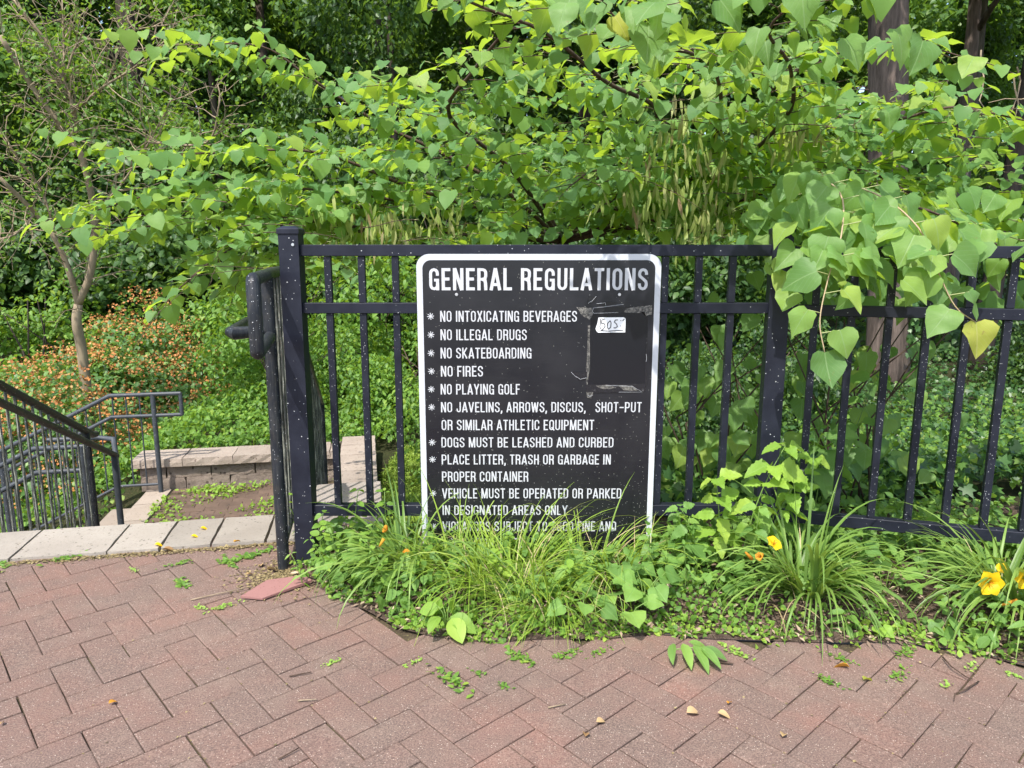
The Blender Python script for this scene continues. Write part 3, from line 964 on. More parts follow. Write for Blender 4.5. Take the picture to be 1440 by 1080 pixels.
def ribbon(P, hw):
    """flat ribbon with mitred joints in the xz plane"""
    closed = P[0] == P[-1] and len(P) > 3
    Q = P[:-1] if closed else P
    n = len(Q); out = []
    for i in range(n):
        p = np.array(Q[i])
        pr = np.array(Q[i - 1]) if (i > 0 or closed) else None
        nx_ = np.array(Q[(i + 1) % n]) if (i < n - 1 or closed) else None
        d1 = None if pr is None else (p - pr) / max(1e-9, np.linalg.norm(p - pr))
        d2 = None if nx_ is None else (nx_ - p) / max(1e-9, np.linalg.norm(nx_ - p))
        if d1 is None: d1 = d2
        if d2 is None: d2 = d1
        n1 = np.array([-d1[1], d1[0]]); n2 = np.array([-d2[1], d2[0]])
        m_ = n1 + n2; m_ = m_ / max(.3, np.linalg.norm(m_)); k = 1 / max(.6, float(m_ @ n1))
        out.append((p + m_ * hw * k, p - m_ * hw * k))
    V = []; F = []
    for l, r in out: V += [tuple(l), tuple(r)]
    for i in range(n if closed else n - 1):
        j = (i + 1) % n
        F.append((2 * i, 2 * j, 2 * j + 1, 2 * i + 1))
    return V, F


def lettering(text, xa, xb, za, zb, t=.165, hand=False):
    V = []; F = []; x = 0; gap = .105
    for ch in text:
        if ch == ' ': x += .27; continue
        G_, Wd = glyph(ch, t)
        for k, P in enumerate(G_):
            v, f = ribbon([(px + x, pz) for px, pz in P], t / 2 * (.92 if len(P) > 4 else 1))
            n = len(V)
            V += [(a, b, k) for a, b in v]; F += [tuple(i + n for i in q) for q in f]
        x += Wd + gap
    x -= gap
    kx = (xb - xa) / x; kz = zb - za
    V3 = [(xa + a * kx, YS - .0023 - .00018 * k, za + b * kz) for a, b, k in V]
    return V3, F


LINES = [
    ('GENERAL REGULATIONS', -0.310, 0.508, 1.100, 1.182), ('NO INTOXICATING BEVERAGES', -0.271, 0.245, 0.982, 1.023),
    ('NO ILLEGAL DRUGS', -0.271, 0.056, 0.912, 0.953), ('NO SKATEBOARDING', -0.272, 0.074, 0.842, 0.883),
    ('NO FIRES', -0.272, -0.111, 0.772, 0.813), ('NO PLAYING GOLF', -0.274, 0.030, 0.702, 0.743),
    ('NO JAVELINS, ARROWS, DISCUS,', -0.274, 0.284, 0.632, 0.672), ('SHOT-PUT', 0.322, 0.500, 0.632, 0.672),
    ('OR SIMILAR ATHLETIC EQUIPMENT', -0.273, 0.318, 0.561, 0.602), ('DOGS MUST BE LEASHED AND CURBED', -0.275, 0.395, 0.492, 0.532),
    ('PLACE LITTER, TRASH OR GARBAGE IN', -0.275, 0.386, 0.423, 0.463), ('PROPER CONTAINER', -0.275, 0.064, 0.353, 0.394),
    ('VEHICLE MUST BE OPERATED OR PARKED', -0.275, 0.431, 0.284, 0.325), ('IN DESIGNATED AREAS ONLY', -0.275, 0.219, 0.215, 0.255),
    ('VIOLATORS SUBJECT TO $600 FINE AND', -0.276, 0.414, 0.147, 0.188), ('COLLECTION COSTS', -0.275, 0.046, 0.077, 0.118)]
for i, (tx, xa, xb, za, zb) in enumerate(LINES):
    V3, F = lettering(tx, xa, xb, za, zb, .135 if i == 0 else .115)
    sgn(V3, F, 'lettering', M['letter'], 'white lettering reading ' + tx.lower())
for i in (1, 2, 3, 4, 5, 6, 9, 10, 12, 14):
    _, xa, _, za, zb = LINES[i]
    V = []; F = []
    cz = (za + zb) / 2
    for k in range(4):
        a = PI / 4 * k + .1
        v, f = ribbon([(xa - .036 - .013 * math.cos(a), cz - .013 * math.sin(a)), (xa - .036 + .013 * math.cos(a), cz + .013 * math.sin(a))], .0014)
        n = len(V); V += [(p[0], YS - .0023 - .00018 * k, p[1]) for p in v]; F += [tuple(j + n for j in q) for q in f]
    sgn(V, F, 'asterisk', M['letter'])
RV = NT('rivet_metal').set((.62, .63, .66), .3, .5, .6)
for x, z in ((-.208, 1.084), (.403, 1.084), (-.208, .155), (.403, .155)):
    b = MB()
    b.tube([(x - .1, -.0019, z - .02), (x - .1, -.0045, z - .02), (x - .1, -.0056, z - .02)], .0062, 12, .0048)
    b.build('rivet', RV, sign)
# torn tape left from a notice once stuck on
tp = NT('tape_residue')
pn = tp.noise(tp.world(), 120, 5, .8)
tp.set(tp.mix(tp.ramp(pn, [(.42, 0), (.58, 1)]), (.02, .02, .022), (.20, .19, .17)), .35, .5)
film = NT('tape_film'); fn = film.noise(film.world(), 90, 4, .8)
film.set(film.mix(film.ramp(fn, [(.6, 0), (.72, 1)]), (.014, .015, .019), (.12, .12, .12)), .2, .6)
def tape(P, mat, k=0, name='tape_residue'):
    P2 = []
    for i in range(len(P)):
        a = np.array(P[i]); b = np.array(P[(i + 1) % len(P)])
        for t in (0, .25, .5, .75):
            q = a + (b - a) * t; P2.append((q[0] + random.uniform(-.0014, .0014), q[1] + random.uniform(-.0014, .0014)))
    cx = sum(p[0] for p in P2) / len(P2); cz = sum(p[1] for p in P2) / len(P2)
    y = YS - .0031 - .0002 * k
    sgn([(cx, y, cz)] + [(p[0], y, p[1]) for p in P2], [(0, i + 1, (i + 1) % len(P2) + 1) for i in range(len(P2))], name, mat)
dk = NT('clean_dark_patch').set((.0085, .0095, .013), .24, .5)
tape([(.298, 1.015), (.512, 1.015), (.515, .735), (.292, .735)], dk, -4, 'dark_patch')
tape([(.242, 1.038), (.300, 1.034), (.306, 1.012), (.292, .990), (.262, 1.008)], tp.m, 0)
tape([(.310, 1.034), (.520, 1.044), (.526, 1.018), (.300, 1.015)], film.m, 1)
tape([(.430, 1.032), (.526, 1.046), (.527, 1.010), (.505, 1.004), (.500, 1.016), (.420, 1.018)], tp.m, 2)
tape([(.286, 1.078), (.322, 1.080), (.314, 1.062), (.296, 1.050), (.284, 1.052)], film.m, 3)
tape([(.320, 1.052), (.350, 1.056), (.400, 1.056), (.350, 1.044), (.322, 1.046)], film.m, 4)
tape([(.286, .968), (.294, .968), (.296, .80), (.290, .735), (.283, .74)], tp.m, 0)
tape([(.508, .92), (.514, .92), (.516, .735), (.509, .735)], film.m, 3)
tape([(.225, .790), (.288, .790), (.286, .764), (.256, .758), (.246, .772)], film.m, 5)
tape([(.285, .742), (.510, .745), (.512, .715), (.284, .708)], film.m, 6)
tape([(.322, .736), (.365, .741), (.400, .728), (.352, .722)], tp.m, 7)
tape([(.405, .738), (.462, .736), (.486, .716), (.430, .718)], tp.m, 9)
tape([(.286, .712), (.312, .712), (.304, .684), (.290, .690)], tp.m, 8)
def scratch(P, w_, k):
    v, f = ribbon(P, w_)
    sgn([(a, YS - .0052 - .0002 * k, b) for a, b in v], f, 'tape_scratch', M['letter'])
for k, P in enumerate([[(.302, 1.02), (.306, 1.034), (.345, 1.038), (.42, 1.048)], [(.302, 1.02), (.31, 1.014), (.40, 1.017)], [(.318, 1.05), (.35, 1.054), (.352, 1.044)],
                       [(.226, .79), (.240, .775), (.262, .762), (.285, .768)], [(.36, .738), (.46, .735), (.50, .712), (.41, .712)], [(.51, .86), (.512, .845), (.511, .83)],
                       [(.285, 1.052), (.30, 1.06), (.316, 1.078)], [(.29, .70), (.30, .695), (.31, .70)]]):
    scratch(P, .0005, k)
# small white hand-lettered paper label
lab = MB()
lx0, lx1, lz0, lz1 = .322, .428, .941, .999
lab.add([(lx0, 0, lz0 + .002), (lx0 + .005, 0, lz0), (lx1, 0, lz0 + .001), (lx1 + .001, 0, lz1 - .006), (lx1 - .006, 0, lz1), (lx0 + .004, 0, lz1 - .001), (lx0 + .001, 0, lz1 - .02), (lx0 - .006, 0, lz0 + .014)], [tuple(range(8))])
lab.V = [(x, YS - .0040, z) for x, y, z in lab.V]
lo = tag(lab.build('paper_label', NT('label_paper').set((.78, .79, .80), .6, .3)), 'small torn white label with handwritten black marks stuck on the black sign', 'label')
H = MB()
strokes = [[(.334, .993), (.332, .962), (.335, .955)], [(.351, .993), (.339, .989), (.338, .976), (.348, .975), (.352, .966), (.346, .955), (.338, .951)],
           [(.370, .986), (.361, .976), (.359, .962), (.365, .954), (.373, .962), (.374, .978), (.370, .986)],
           [(.399, .989), (.390, .989), (.386, .981), (.395, .973), (.398, .964), (.390, .958), (.384, .960)],
           [(.409, .986), (.412, .987)], [(.409, .966), (.412, .967)], [(.417, .986), (.424, .993)], [(.334, .949), (.37, .947), (.42, .951)]]
for k, P in enumerate(strokes):
    v, f = ribbon(P, .0016)
    H.add([(a, YS - .0044 - .0001 * k, b) for a, b in v], f)
H.build('handwriting', NT('black_ink').set((.02, .02, .025), .5, .3), lo)

# ------------------------------------------------------------------ redbud tree
BR = {
  'trunk': [(0.48,5.00,-0.9), (0.45,5.00,0.43), (0.38,4.95,0.93), (0.33,4.90,1.30)],
  'L_upper': [(0.33,4.90,1.30), (-0.09,4.70,1.65), (-0.50,4.50,1.85), (-0.76,4.40,1.96), (-1.10,4.20,2.17), (-1.32,4.10,2.30), (-1.68,4.00,2.28)],
  'L_mid': [(0.33,4.90,1.30), (-0.13,4.60,1.47), (-0.58,4.30,1.60), (-1.01,4.00,1.75), (-1.46,3.90,1.74), (-1.93,3.90,1.71)],
  'L_low': [(0.33,4.90,1.30), (-0.34,4.50,1.34), (-0.75,4.20,1.36), (-1.18,3.90,1.41), (-1.55,3.70,1.40), (-1.90,3.60,1.33)],
  'L_low2': [(-0.58,4.30,1.51), (-0.90,4.00,1.55), (-1.36,3.90,1.57), (-1.70,3.80,1.55), (-2.08,3.75,1.44)],
  'L_hang': [(-0.58,4.30,1.51), (-0.95,3.95,1.45), (-1.25,3.75,1.33), (-1.45,3.60,1.20), (-1.62,3.55,1.05)],
  'L_hang2': [(-0.75,4.20,1.36), (-1.05,4.10,1.32), (-1.30,4.00,1.22), (-1.45,3.95,1.12)],
  'M_up': [(0.33,4.90,1.30), (0.51,4.20,1.68), (0.68,3.60,1.87), (0.39,3.20,1.93), (0.12,2.90,2.04), (-0.16,2.70,2.09), (-0.37,2.60,2.19)],
  'M_up2': [(0.33,4.90,1.30), (0.00,4.20,1.68), (-0.30,3.70,1.88), (-0.16,3.30,2.00), (0.00,3.00,2.10), (0.20,2.80,2.26)],
  'M_back': [(0.33,4.90,1.30), (0.11,4.90,1.71), (-0.14,4.90,1.93), (-0.54,4.90,2.14), (-0.85,4.90,2.25)],
  'R_up': [(0.33,4.90,1.30), (0.95,4.20,1.60), (0.94,3.50,1.80), (0.74,2.90,1.93), (0.41,2.50,1.90), (0.29,2.30,1.93)],
  'R_up2': [(0.33,4.90,1.30), (1.10,4.20,1.64), (1.20,3.40,1.81), (1.04,2.90,1.91), (0.82,2.50,1.94), (0.89,2.30,2.00)],
  'R_mid': [(0.33,4.90,1.30), (1.16,4.40,1.58), (1.55,3.90,1.89), (1.73,3.50,1.83), (1.89,3.30,1.85), (2.13,3.20,1.78)],
  'R_top': [(1.10,4.20,1.64), (1.13,3.40,1.93), (1.19,2.90,1.96), (1.33,2.70,1.95), (1.44,2.60,1.90)],
  'R_low': [(0.33,4.90,1.30), (1.08,4.40,1.46), (1.43,3.90,1.58), (1.65,3.60,1.62), (1.86,3.40,1.47), (2.13,3.30,1.38)],
  'R_low2': [(1.08,4.40,1.46), (1.29,3.60,1.42), (1.41,3.10,1.43), (1.56,2.90,1.41), (1.76,2.80,1.30), (1.99,2.80,1.17)],
  'D_one': [(1.29,3.60,1.42), (1.14,2.90,1.52), (1.13,2.60,1.44), (1.08,2.45,1.30), (1.02,2.38,1.17), (0.98,2.33,1.03), (0.99,2.30,0.93)],
  'D_two': [(1.14,2.90,1.52), (1.25,2.60,1.44), (1.33,2.45,1.32), (1.38,2.40,1.18), (1.43,2.37,1.07), (1.49,2.35,1.02)],
  'M_low': [(0.33,4.90,1.30), (0.54,4.40,1.50), (0.59,3.90,1.58), (0.39,3.50,1.61), (0.25,3.30,1.52)],
  'M_low2': [(0.54,4.40,1.50), (0.87,4.00,1.37), (0.99,3.70,1.32), (1.14,3.50,1.27)],
}
redbud = thing('redbud_tree', 'spreading redbud tree with heart-shaped leaves arching over the fence', 'tree', (.48, 5.0, -.7))
RB = Matrix.Translation((-.48, -5.0, .7))
LP, LD, LN, LSz, LY_ = [], [], [], [], []
tw = MB()
pet = MB()


def add_leaf(p, out, size, droop=.6, up=.8, yellow=False, tilt=.38):
    out = np.array(out, float); out[2] = 0; out = out / max(1e-6, np.linalg.norm(out))
    d_ = out * (1 - droop) + np.array([0, 0, -droop]) + rng.normal(size=3) * .24
    n_ = np.array([0, -.18, up + .25]) + out * .55 * droop + rng.normal(size=3) * tilt * .85
    LP.append(p); LD.append(d_); LN.append(n_); LSz.append(size); LY_.append(yellow)


def twig(p0, dirv, L, size, droop=.42, r=.0022, spacing=.044, sag=.25):
    n_ = max(2, int(L / spacing)); p = np.array(p0, float); dv = np.array(dirv, float); dv /= np.linalg.norm(dv)
    pts = [p.copy()]
    for i in range(n_):
        dv = dv + np.array([0, 0, -sag / n_]) + rng.normal(size=3) * .05
        dv /= np.linalg.norm(dv)
        side = np.cross(dv, [0, 0, 1.0]); side /= max(1e-6, np.linalg.norm(side))
        sg = 1 if i % 2 else -1
        p = p + dv * spacing + side * sg * .006
        pts.append(p.copy())
        if keep_leaf(p):
            o_ = side * sg * .8 + dv * .5
            sz = size * rng.uniform(.55, 1.15) * (1.0 if i < n_ - 2 else .72)
            pp = p + (side * sg * .7 + dv * .3 + np.array([0, 0, .15])) * .03
            pet.tube([p, pp], .0009, 3, cap=False)
            add_leaf(pp, o_, sz, droop * rng.uniform(.25, 1.5))
    tw.tube(pts, r, 4, r * .5, cap=False)


def keep_leaf(p):
    if p[1] < 3.05 and p[2] < 1.50 and not (p[0] > 1.0): return False     # the sign and the fence under it stay clear
    if p[1] < 3.4 and p[2] < 1.40 and p[0] < .95: return False
    if p[2] < 1.27 and p[0] > -.55 and p[0] < .9: return False
    return True


for k, P in BR.items():
    S_ = spline(P, 5)
    r0, r1 = dict(trunk=(.055, .04)).get(k, (.0035, .0018) if k[0] == 'D' else (.015 if P[0][2] < 1.35 else .008, .0028))
    o = MB().tube([RB @ Vector(p) for p in S_], r0, 8 if k == 'trunk' else 6, r1).build('trunk' if k == 'trunk' else 'branch', M['bark_dark'] if k == 'trunk' else M['stem_tan'] if k[0] == 'D' else M['bark_twig'], redbud, True)
    if k in ('trunk',): continue
    if k.startswith('D_'): continue
    dist = 0; nxt = .30 if P[0][1] > 4.8 else .05; sg = 1
    for a, b in zip(S_[:-1], S_[1:]):
        seg = b - a; L = np.linalg.norm(seg)
        while dist + L > nxt:
            p = a + seg * (nxt - dist) / L
            dr = seg / L; side = np.cross(dr, [0, 0, 1.0]); side /= np.linalg.norm(side)
            sg = -sg
            L_ = rng.uniform(.22, .5) * (1.15 if p[1] > 3.4 else .62)
            size = .084 if p[1] > 3.0 else .095
            if p[1] > 2.25:
                twig(p, side * sg * .8 + dr * .55 + np.array([0, 0, rng.uniform(-.05, .22)]), L_, size)
            nxt += rng.uniform(.05, .085)
        dist += L
    twig(S_[-1], S_[-1] - S_[-3], .22, .085)
# extra leafy sprays filling the middle of the crown
for k_ in range(410):
    x = rng.uniform(-1.7, 2.5) if k_ < 300 else rng.uniform(1.3, 2.9); y = rng.uniform(3.3, 5.4) if k_ < 300 else rng.uniform(3.2, 4.8)
    top = np.interp(x, [-2.3, -1.5, -.6, .2, 1, 2.5], [1.5, 1.68, 1.9, 2.5, 2.3, 1.95])
    z = rng.uniform(1.25 if x > -.7 else 1.12, top) + (y - 4) * .05
    a = rng.uniform(0, 2 * PI)
    twig((x, y, z), (math.cos(a), math.sin(a) - .35, .12), rng.uniform(.25, .5), .080)
# weeping sprays in front of the fence: large leaves placed along the two hanging shoots
for key in ('D_one', 'D_two'):
    S_ = spline(BR[key], 5)
    acc = 0; sg = 1; nxt = .22
    tot = float(sum(np.linalg.norm(b - a) for a, b in zip(S_[:-1], S_[1:])))
    dist = 0
    for a, b in zip(S_[:-1], S_[1:]):
        seg = b - a; L = np.linalg.norm(seg)
        while dist + L > nxt:
            p = a + seg * (nxt - dist) / L; dr = seg / L; sg = -sg
            fr = nxt / tot
            side = np.array([sg, -.25, 0])
            q = p + side * .05 + np.array([0, -.01, .012])
            MBp = pet.tube([p, q], .0014, 4, cap=False)
            LP.append(q); sz = rng.uniform(.092, .12)
            LD.append(np.array([sg * .6, -.15, -.8]) + rng.normal(size=3) * .2)
            LN.append(np.array([sg * .25, -.85, .55]) + rng.normal(size=3) * .33)
            LSz.append(sz); LY_.append(False)
            nxt += .066 if fr > .35 else .05
        dist += L
    LP.append(S_[-1]); LD.append(np.array([.1, -.2, -.9])); LN.append(np.array([.1, -.9, .45])); LSz.append(.118); LY_.append(key == 'D_two')
# mound of big leaves lying over the top rail around the hanging shoots
for k_ in range(230):
    x = rng.uniform(.95, 1.75); y = rng.uniform(2.35, 3.1)
    h_ = 1.47 - .30 * abs(x - 1.22) - .42 * max(0, 2.72 - y)
    z = rng.uniform(h_ - .22, h_ + .03)
    if (x > 1.5 and z < 1.27) or z < 1.10: continue
    LP.append((x, y, z)); LD.append(np.array([rng.normal() * .6, -.35, -.6])); LN.append(np.array([rng.normal() * .45, -.45 + rng.normal() * .3, .8]))
    LSz.append(rng.uniform(.062, .108)); LY_.append(False)
for k_ in range(130):
    x = rng.uniform(1.45, 2.5); y = rng.uniform(2.95, 3.7); z = rng.uniform(.98, 1.5)
    LP.append((x, y, z)); LD.append(np.array([rng.normal() * .6, -.35, -.6])); LN.append(np.array([rng.normal() * .45, -.45 + rng.normal() * .3, .8]))
    LSz.append(rng.uniform(.08, .105)); LY_.append(False)
# a few big leaves of the nearest shoots at the upper edge of the view
for (x, y, z, sx, ylw) in [(.82, 2.25, 1.99, .12, 0), (.40, 2.3, 1.90, .115, 0), (.30, 2.3, 1.92, .08, 1), (.98, 2.3, 1.86, .10, 0), (.62, 2.35, 1.98, .11, 0), (.45, 2.4, 2.02, .11, 0),
                            (1.15, 2.35, 1.90, .11, 0), (1.26, 2.4, 1.88, .11, 0), (.72, 2.3, 2.04, .11, 0), (.18, 2.4, 2.02, .10, 0), (.92, 2.4, 2.05, .11, 0), (1.06, 2.3, 2.02, .11, 0), (.54, 2.3, 2.06, .11, 0)]:
    LP.append((x, y, z)); LD.append(np.array([rng.normal() * .35, -.25, -.9])); LN.append(np.array([rng.normal() * .3, -.75, .6])); LSz.append(sx); LY_.append(bool(ylw))
tw_o = tag(tw.build('twigs', M['bark_twig'], redbud, True, RB), kind='stuff')
tag(pet.build('petioles', M['stem_pale'], redbud, False, RB), kind='stuff')
LP = np.array(LP, float); LD = np.array(LD); LN = np.array(LN); LSz = np.array(LSz); LY_ = np.array(LY_)
# leaves that grew into the sign, fence or path are shaken off
PT = ovate_t(.10, .15, .15, 4)
PODS = [(0.80, 3.55, 1.90), (0.78, 3.55, 1.78), (1.26, 3.6, 1.80), (1.05, 3.75, 1.50), (0.93, 3.75, 1.46), (-0.72, 3.8, 1.36), (-0.62, 3.8, 1.40), (-0.46, 3.9, 1.39), (-0.86, 3.8, 1.37),
        (0.59, 3.6, 1.56), (-0.33, 4.0, 1.44), (0.75, 3.5, 1.55), (0.84, 3.6, 1.36), (1.38, 3.55, 1.78), (0.92, 3.6, 1.68), (.70, 3.5, 1.66), (.66, 3.6, 1.44), (-.55, 3.8, 1.34), (.95, 3.6, 1.38)]
keepl = np.ones(len(LP), bool)
for px_, py_, pz_ in PODS:
    k_ = 1 - (py_ - LP[:, 1]) / py_
    keepl &= ~((LP[:, 1] < py_ + .02) & (LP[:, 1] > py_ - 1.3) & (abs(LP[:, 0] - px_ * k_) < .10) & (abs((LP[:, 2] - 1.25) - (pz_ - .03 - 1.25) * k_) < .075) & (rng.random(len(LP)) < .9))
near = (LP[:, 1] < 2.15) | ~keepl
LP, LD, LN, LSz, LY_ = (a[~near] for a in (LP, LD, LN, LSz, LY_))
d, ok = project(LP)
order = np.argsort(np.where(ok, d / LSz, 1e6))
HV = [heart_t(f, c_, w_, ph) for f, c_, w_, ph in ((.30, .28, .07, 0), (.55, .18, .09, 1.5), (.18, .45, .08, 3), (.75, .30, .06, 4.4), (.10, .20, .12, 2.2), (.42, -.14, .09, 5.1))]
HM = [mesh('leaf', v, f, M['redbud'], u, True) for v, f, u in HV]
HY = [mesh('leaf', v, f, M['yellow_leaf'], u, True) for v, f, u in HV[:2]]
R = frames(LD, LN)
for rank, i in enumerate(order[:300]):
    m = Matrix(R[i].tolist()).to_4x4()
    m = Matrix.Translation(LP[i]) @ m @ Matrix.Diagonal((LSz[i] * rng.uniform(.92, 1.08), LSz[i], LSz[i], 1))
    o = link('leaf', (HY if LY_[i] else HM)[rank % (2 if LY_[i] else 6)], redbud, RB @ m)
    if LY_[i]: o['label'] = 'yellowing leaf'
rest = order[300:]
off = np.array([.48, 5.0, -.7])
parts = []
for q in range(3):
    sel = rest[q::3]
    parts.append(scatter([heart_t(.25, .25, .05, 0, False), heart_t(.4, .1, .06, 2, False), heart_t(.1, .35, .06, 4, False)][q], LP[sel] - off, LD[sel], LN[sel], LSz[sel]))
v, f, u = join(parts)
tag(link('leaf_mass', mesh('leaf_mass', v, f, M['redbud_far'], u, True), redbud), kind='stuff')
print('redbud leaves', len(LP))
# hanging bunches of flat seed pods
pv = []
for (x, y, z) in PODS:
    n = 27
    P = np.array([x, y, z]) + rng.normal(size=(n, 3)) * (.085, .06, .055)
    for p_, dd, nn, ss in zip(P, np.array([0, -.05, -1.0]) + rv(n, .2), rv(n) + np.array([0, -1, .2]), rng.uniform(.065, .10, n)): pv.append((p_, dd, nn, ss))
random.Random(3).shuffle(pv)
pm = mesh('seed_pod', *PT[:2], M['pod'], PT[2])
A = [np.array([q[i] for q in pv]) for i in range(3)]; ss = np.array([q[3] for q in pv])
R2 = frames(A[1], A[2])
for i in range(300):
    link('seed_pod', pm, redbud, RB @ Matrix.Translation(A[0][i]) @ Matrix(R2[i].tolist()).to_4x4() @ Matrix.Diagonal((ss[i],) * 3 + (1,)))
v, f, u = scatter(PT, A[0][300:] - off, A[1][300:], A[2][300:], ss[300:])
tag(link('seed_pods', mesh('seed_pods', v, f, M['pod'], u), redbud), kind='stuff')


# ------------------------------------------------------------------ slim many-stemmed tree at the left
ST = {
  'stem': [(-4.95,8.35,-1.6), (-4.91,8.30,-0.04), (-4.88,8.20,0.43), (-4.84,8.20,0.65)],
  'a': [(-4.84,8.20,0.65), (-4.83,8.10,0.95), (-4.88,8.00,1.33), (-5.01,7.90,1.62), (-5.14,7.60,1.96)],
  'b': [(-4.84,8.20,0.65), (-4.60,8.10,1.03), (-4.45,8.00,1.63), (-4.41,7.80,2.19), (-4.53,7.80,2.36), (-4.56,7.70,2.52), (-4.68,7.60,2.77), (-4.77,7.30,3.21)],
  'c': [(-4.53,7.80,2.36), (-4.43,7.80,2.47), (-4.40,7.70,2.72), (-4.45,7.70,2.89), (-4.50,7.60,3.20), (-4.73,7.50,3.58)],
  'd': [(-4.45,7.70,2.89), (-4.47,7.80,3.28), (-4.50,7.90,3.71)],
  'e': [(-4.45,7.70,2.89), (-4.27,7.70,3.25), (-4.04,7.80,3.31), (-3.72,7.90,3.44), (-3.40,8.00,3.51)],
  'f': [(-4.41,7.70,2.59), (-4.05,7.60,2.80), (-3.64,7.50,2.98), (-3.26,7.40,3.21)],
  'g': [(-4.45,8.00,1.63), (-4.03,7.80,1.91), (-3.61,7.60,2.30), (-3.27,7.40,2.66)],
  'h': [(-5.01,7.90,1.62), (-5.13,7.70,1.40), (-5.36,7.60,1.33)],
  'i': [(-3.61,7.60,2.30), (-2.96,7.40,2.27), (-2.72,7.20,2.63)],
  'j': [(-4.88,8.00,1.33), (-4.91,7.90,1.84), (-4.97,7.70,2.11), (-5.08,7.60,2.44)],
}
slim = thing('slim_tree', 'slim tan-barked tree with forked stems and thin bare-looking twigs at left', 'tree', (-4.95, 8.35, -1.4))
SO = Matrix.Translation((4.95, -8.35, 1.4))
fine = MB(); SP = []; SDd = []
for k, P in ST.items():
    S_ = spline(P, 5)
    r0, r1 = dict(stem=(.062, .048), a=(.036, .02), b=(.040, .022), c=(.024, .011), e=(.012, .006)).get(k, (.014, .006))
    MB().tube([SO @ Vector(p) for p in S_], r0, 8, r1).build('trunk' if k == 'stem' else 'branch', M['bark_tan'], slim, True)
    if k == 'stem': continue
    for p, q in zip(S_[:-1], S_[1:]):
        for rep in range(1 if k in 'ab' else 2):
            a = p + (q - p) * rng.random()
            dv = rv(1)[0] * .8 + (q - p) / np.linalg.norm(q - p) * .7 + np.array([0, -.2, .2]); dv /= np.linalg.norm(dv)
            L = rng.uniform(.25, .75); pts = [a]
            for s_ in range(5):
                dv = dv + rv(1)[0] * .25; dv /= np.linalg.norm(dv)
                pts.append(pts[-1] + dv * L / 5)
                if rng.random() < .4:
                    b = dv + rv(1)[0] * .9; b /= np.linalg.norm(b); e = pts[-1] + b * rng.uniform(.08, .2)
                    fine.tube([pts[-1], e], .002, 3, cap=False)
                    for _ in range(2): SP.append(e + rv(1)[0] * .03); SDd.append(b)
            fine.tube(pts, .006, 4, .0022, cap=False)
            SP.append(pts[-1]); SDd.append(dv)
tag(fine.build('twigs', M['bark_tan'], slim, False, SO), kind='stuff')
SP = np.repeat(np.array(SP), 2, 0); SP = SP + rv(len(SP), .04); SDd = np.repeat(np.array(SDd), 2, 0); SDd = SDd + rv(len(SP), .6)
tag(leaves_obj('leaf_mass', ovate_t(.27, .25, .2, 3), SP - np.array([-4.95, 8.35, -1.4]), SDd, rv(len(SP), .6) + np.array([0, -.2, 1]), rng.uniform(.035, .065, len(SP)), M['weed'], slim), kind='stuff')


# ------------------------------------------------------------------ generic crowns
def crown_points(n, blobs, surf=.75):
    """points in a union of leafy blobs, mostly near their surfaces"""
    b = np.array(blobs, float)
    wgt = b[:, 3] ** 2; idx = rng.choice(len(b), n, p=wgt / wgt.sum())
    d_ = nrm(rng.normal(size=(n, 3)))
    r = np.where(rng.random(n) < surf, rng.uniform(.78, 1.06, n), rng.uniform(.2, .8, n))
    # ragged, layered outline
    lump = 1 + .22 * np.sin(d_[:, 0] * 7 + idx) * np.sin(d_[:, 1] * 6 + 2 * idx) + .15 * np.sin(d_[:, 2] * 11 + idx)
    P = b[idx, :3] + d_ * (r * lump)[:, None] * b[idx, 3:4] * (1, 1, .72)
    return P, d_


def crown_mesh(name, blobs, n, T, smin, smax, mat, droop=.5):
    P, d_ = crown_points(n, blobs)
    a = rng.uniform(0, 2 * PI, n)
    D = np.stack([np.cos(a), np.sin(a), np.full(n, -droop)], -1) + rv(n, .25)
    N = np.array([0, 0, 1.0]) + d_ * .5 + rv(n, .3)
    v, f, u = scatter(T, P, D, N, rng.uniform(smin, smax, n))
    return mesh(name, v, f, mat, u)


def blobs(n, R, H, base, rmin, rmax):
    out = []
    for _ in range(n):
        a = rng.uniform(0, 2 * PI); r = R * math.sqrt(rng.random()); z = base + H * rng.random()
        k = math.sin(PI * min(1, max(.12, (z - base) / H * .8 + .15)))
        out.append((r * math.cos(a) * k, r * math.sin(a) * k, z, rng.uniform(rmin, rmax)))
    return out


KT = kite_t(.34, .35, .2)
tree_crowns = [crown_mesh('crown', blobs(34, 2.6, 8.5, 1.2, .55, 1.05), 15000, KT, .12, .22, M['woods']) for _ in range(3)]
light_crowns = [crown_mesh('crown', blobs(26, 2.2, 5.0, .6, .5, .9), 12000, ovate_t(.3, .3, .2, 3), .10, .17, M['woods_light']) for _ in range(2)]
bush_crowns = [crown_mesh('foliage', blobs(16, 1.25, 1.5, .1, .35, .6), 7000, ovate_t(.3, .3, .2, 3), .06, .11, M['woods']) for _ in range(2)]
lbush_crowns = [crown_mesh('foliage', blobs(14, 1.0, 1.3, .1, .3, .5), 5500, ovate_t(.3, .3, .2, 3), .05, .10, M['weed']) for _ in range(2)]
high_crowns = [crown_mesh('crown', blobs(30, 4.2, 3.2, 0, .8, 1.5), 13000, KT, .14, .24, M['woods'])]


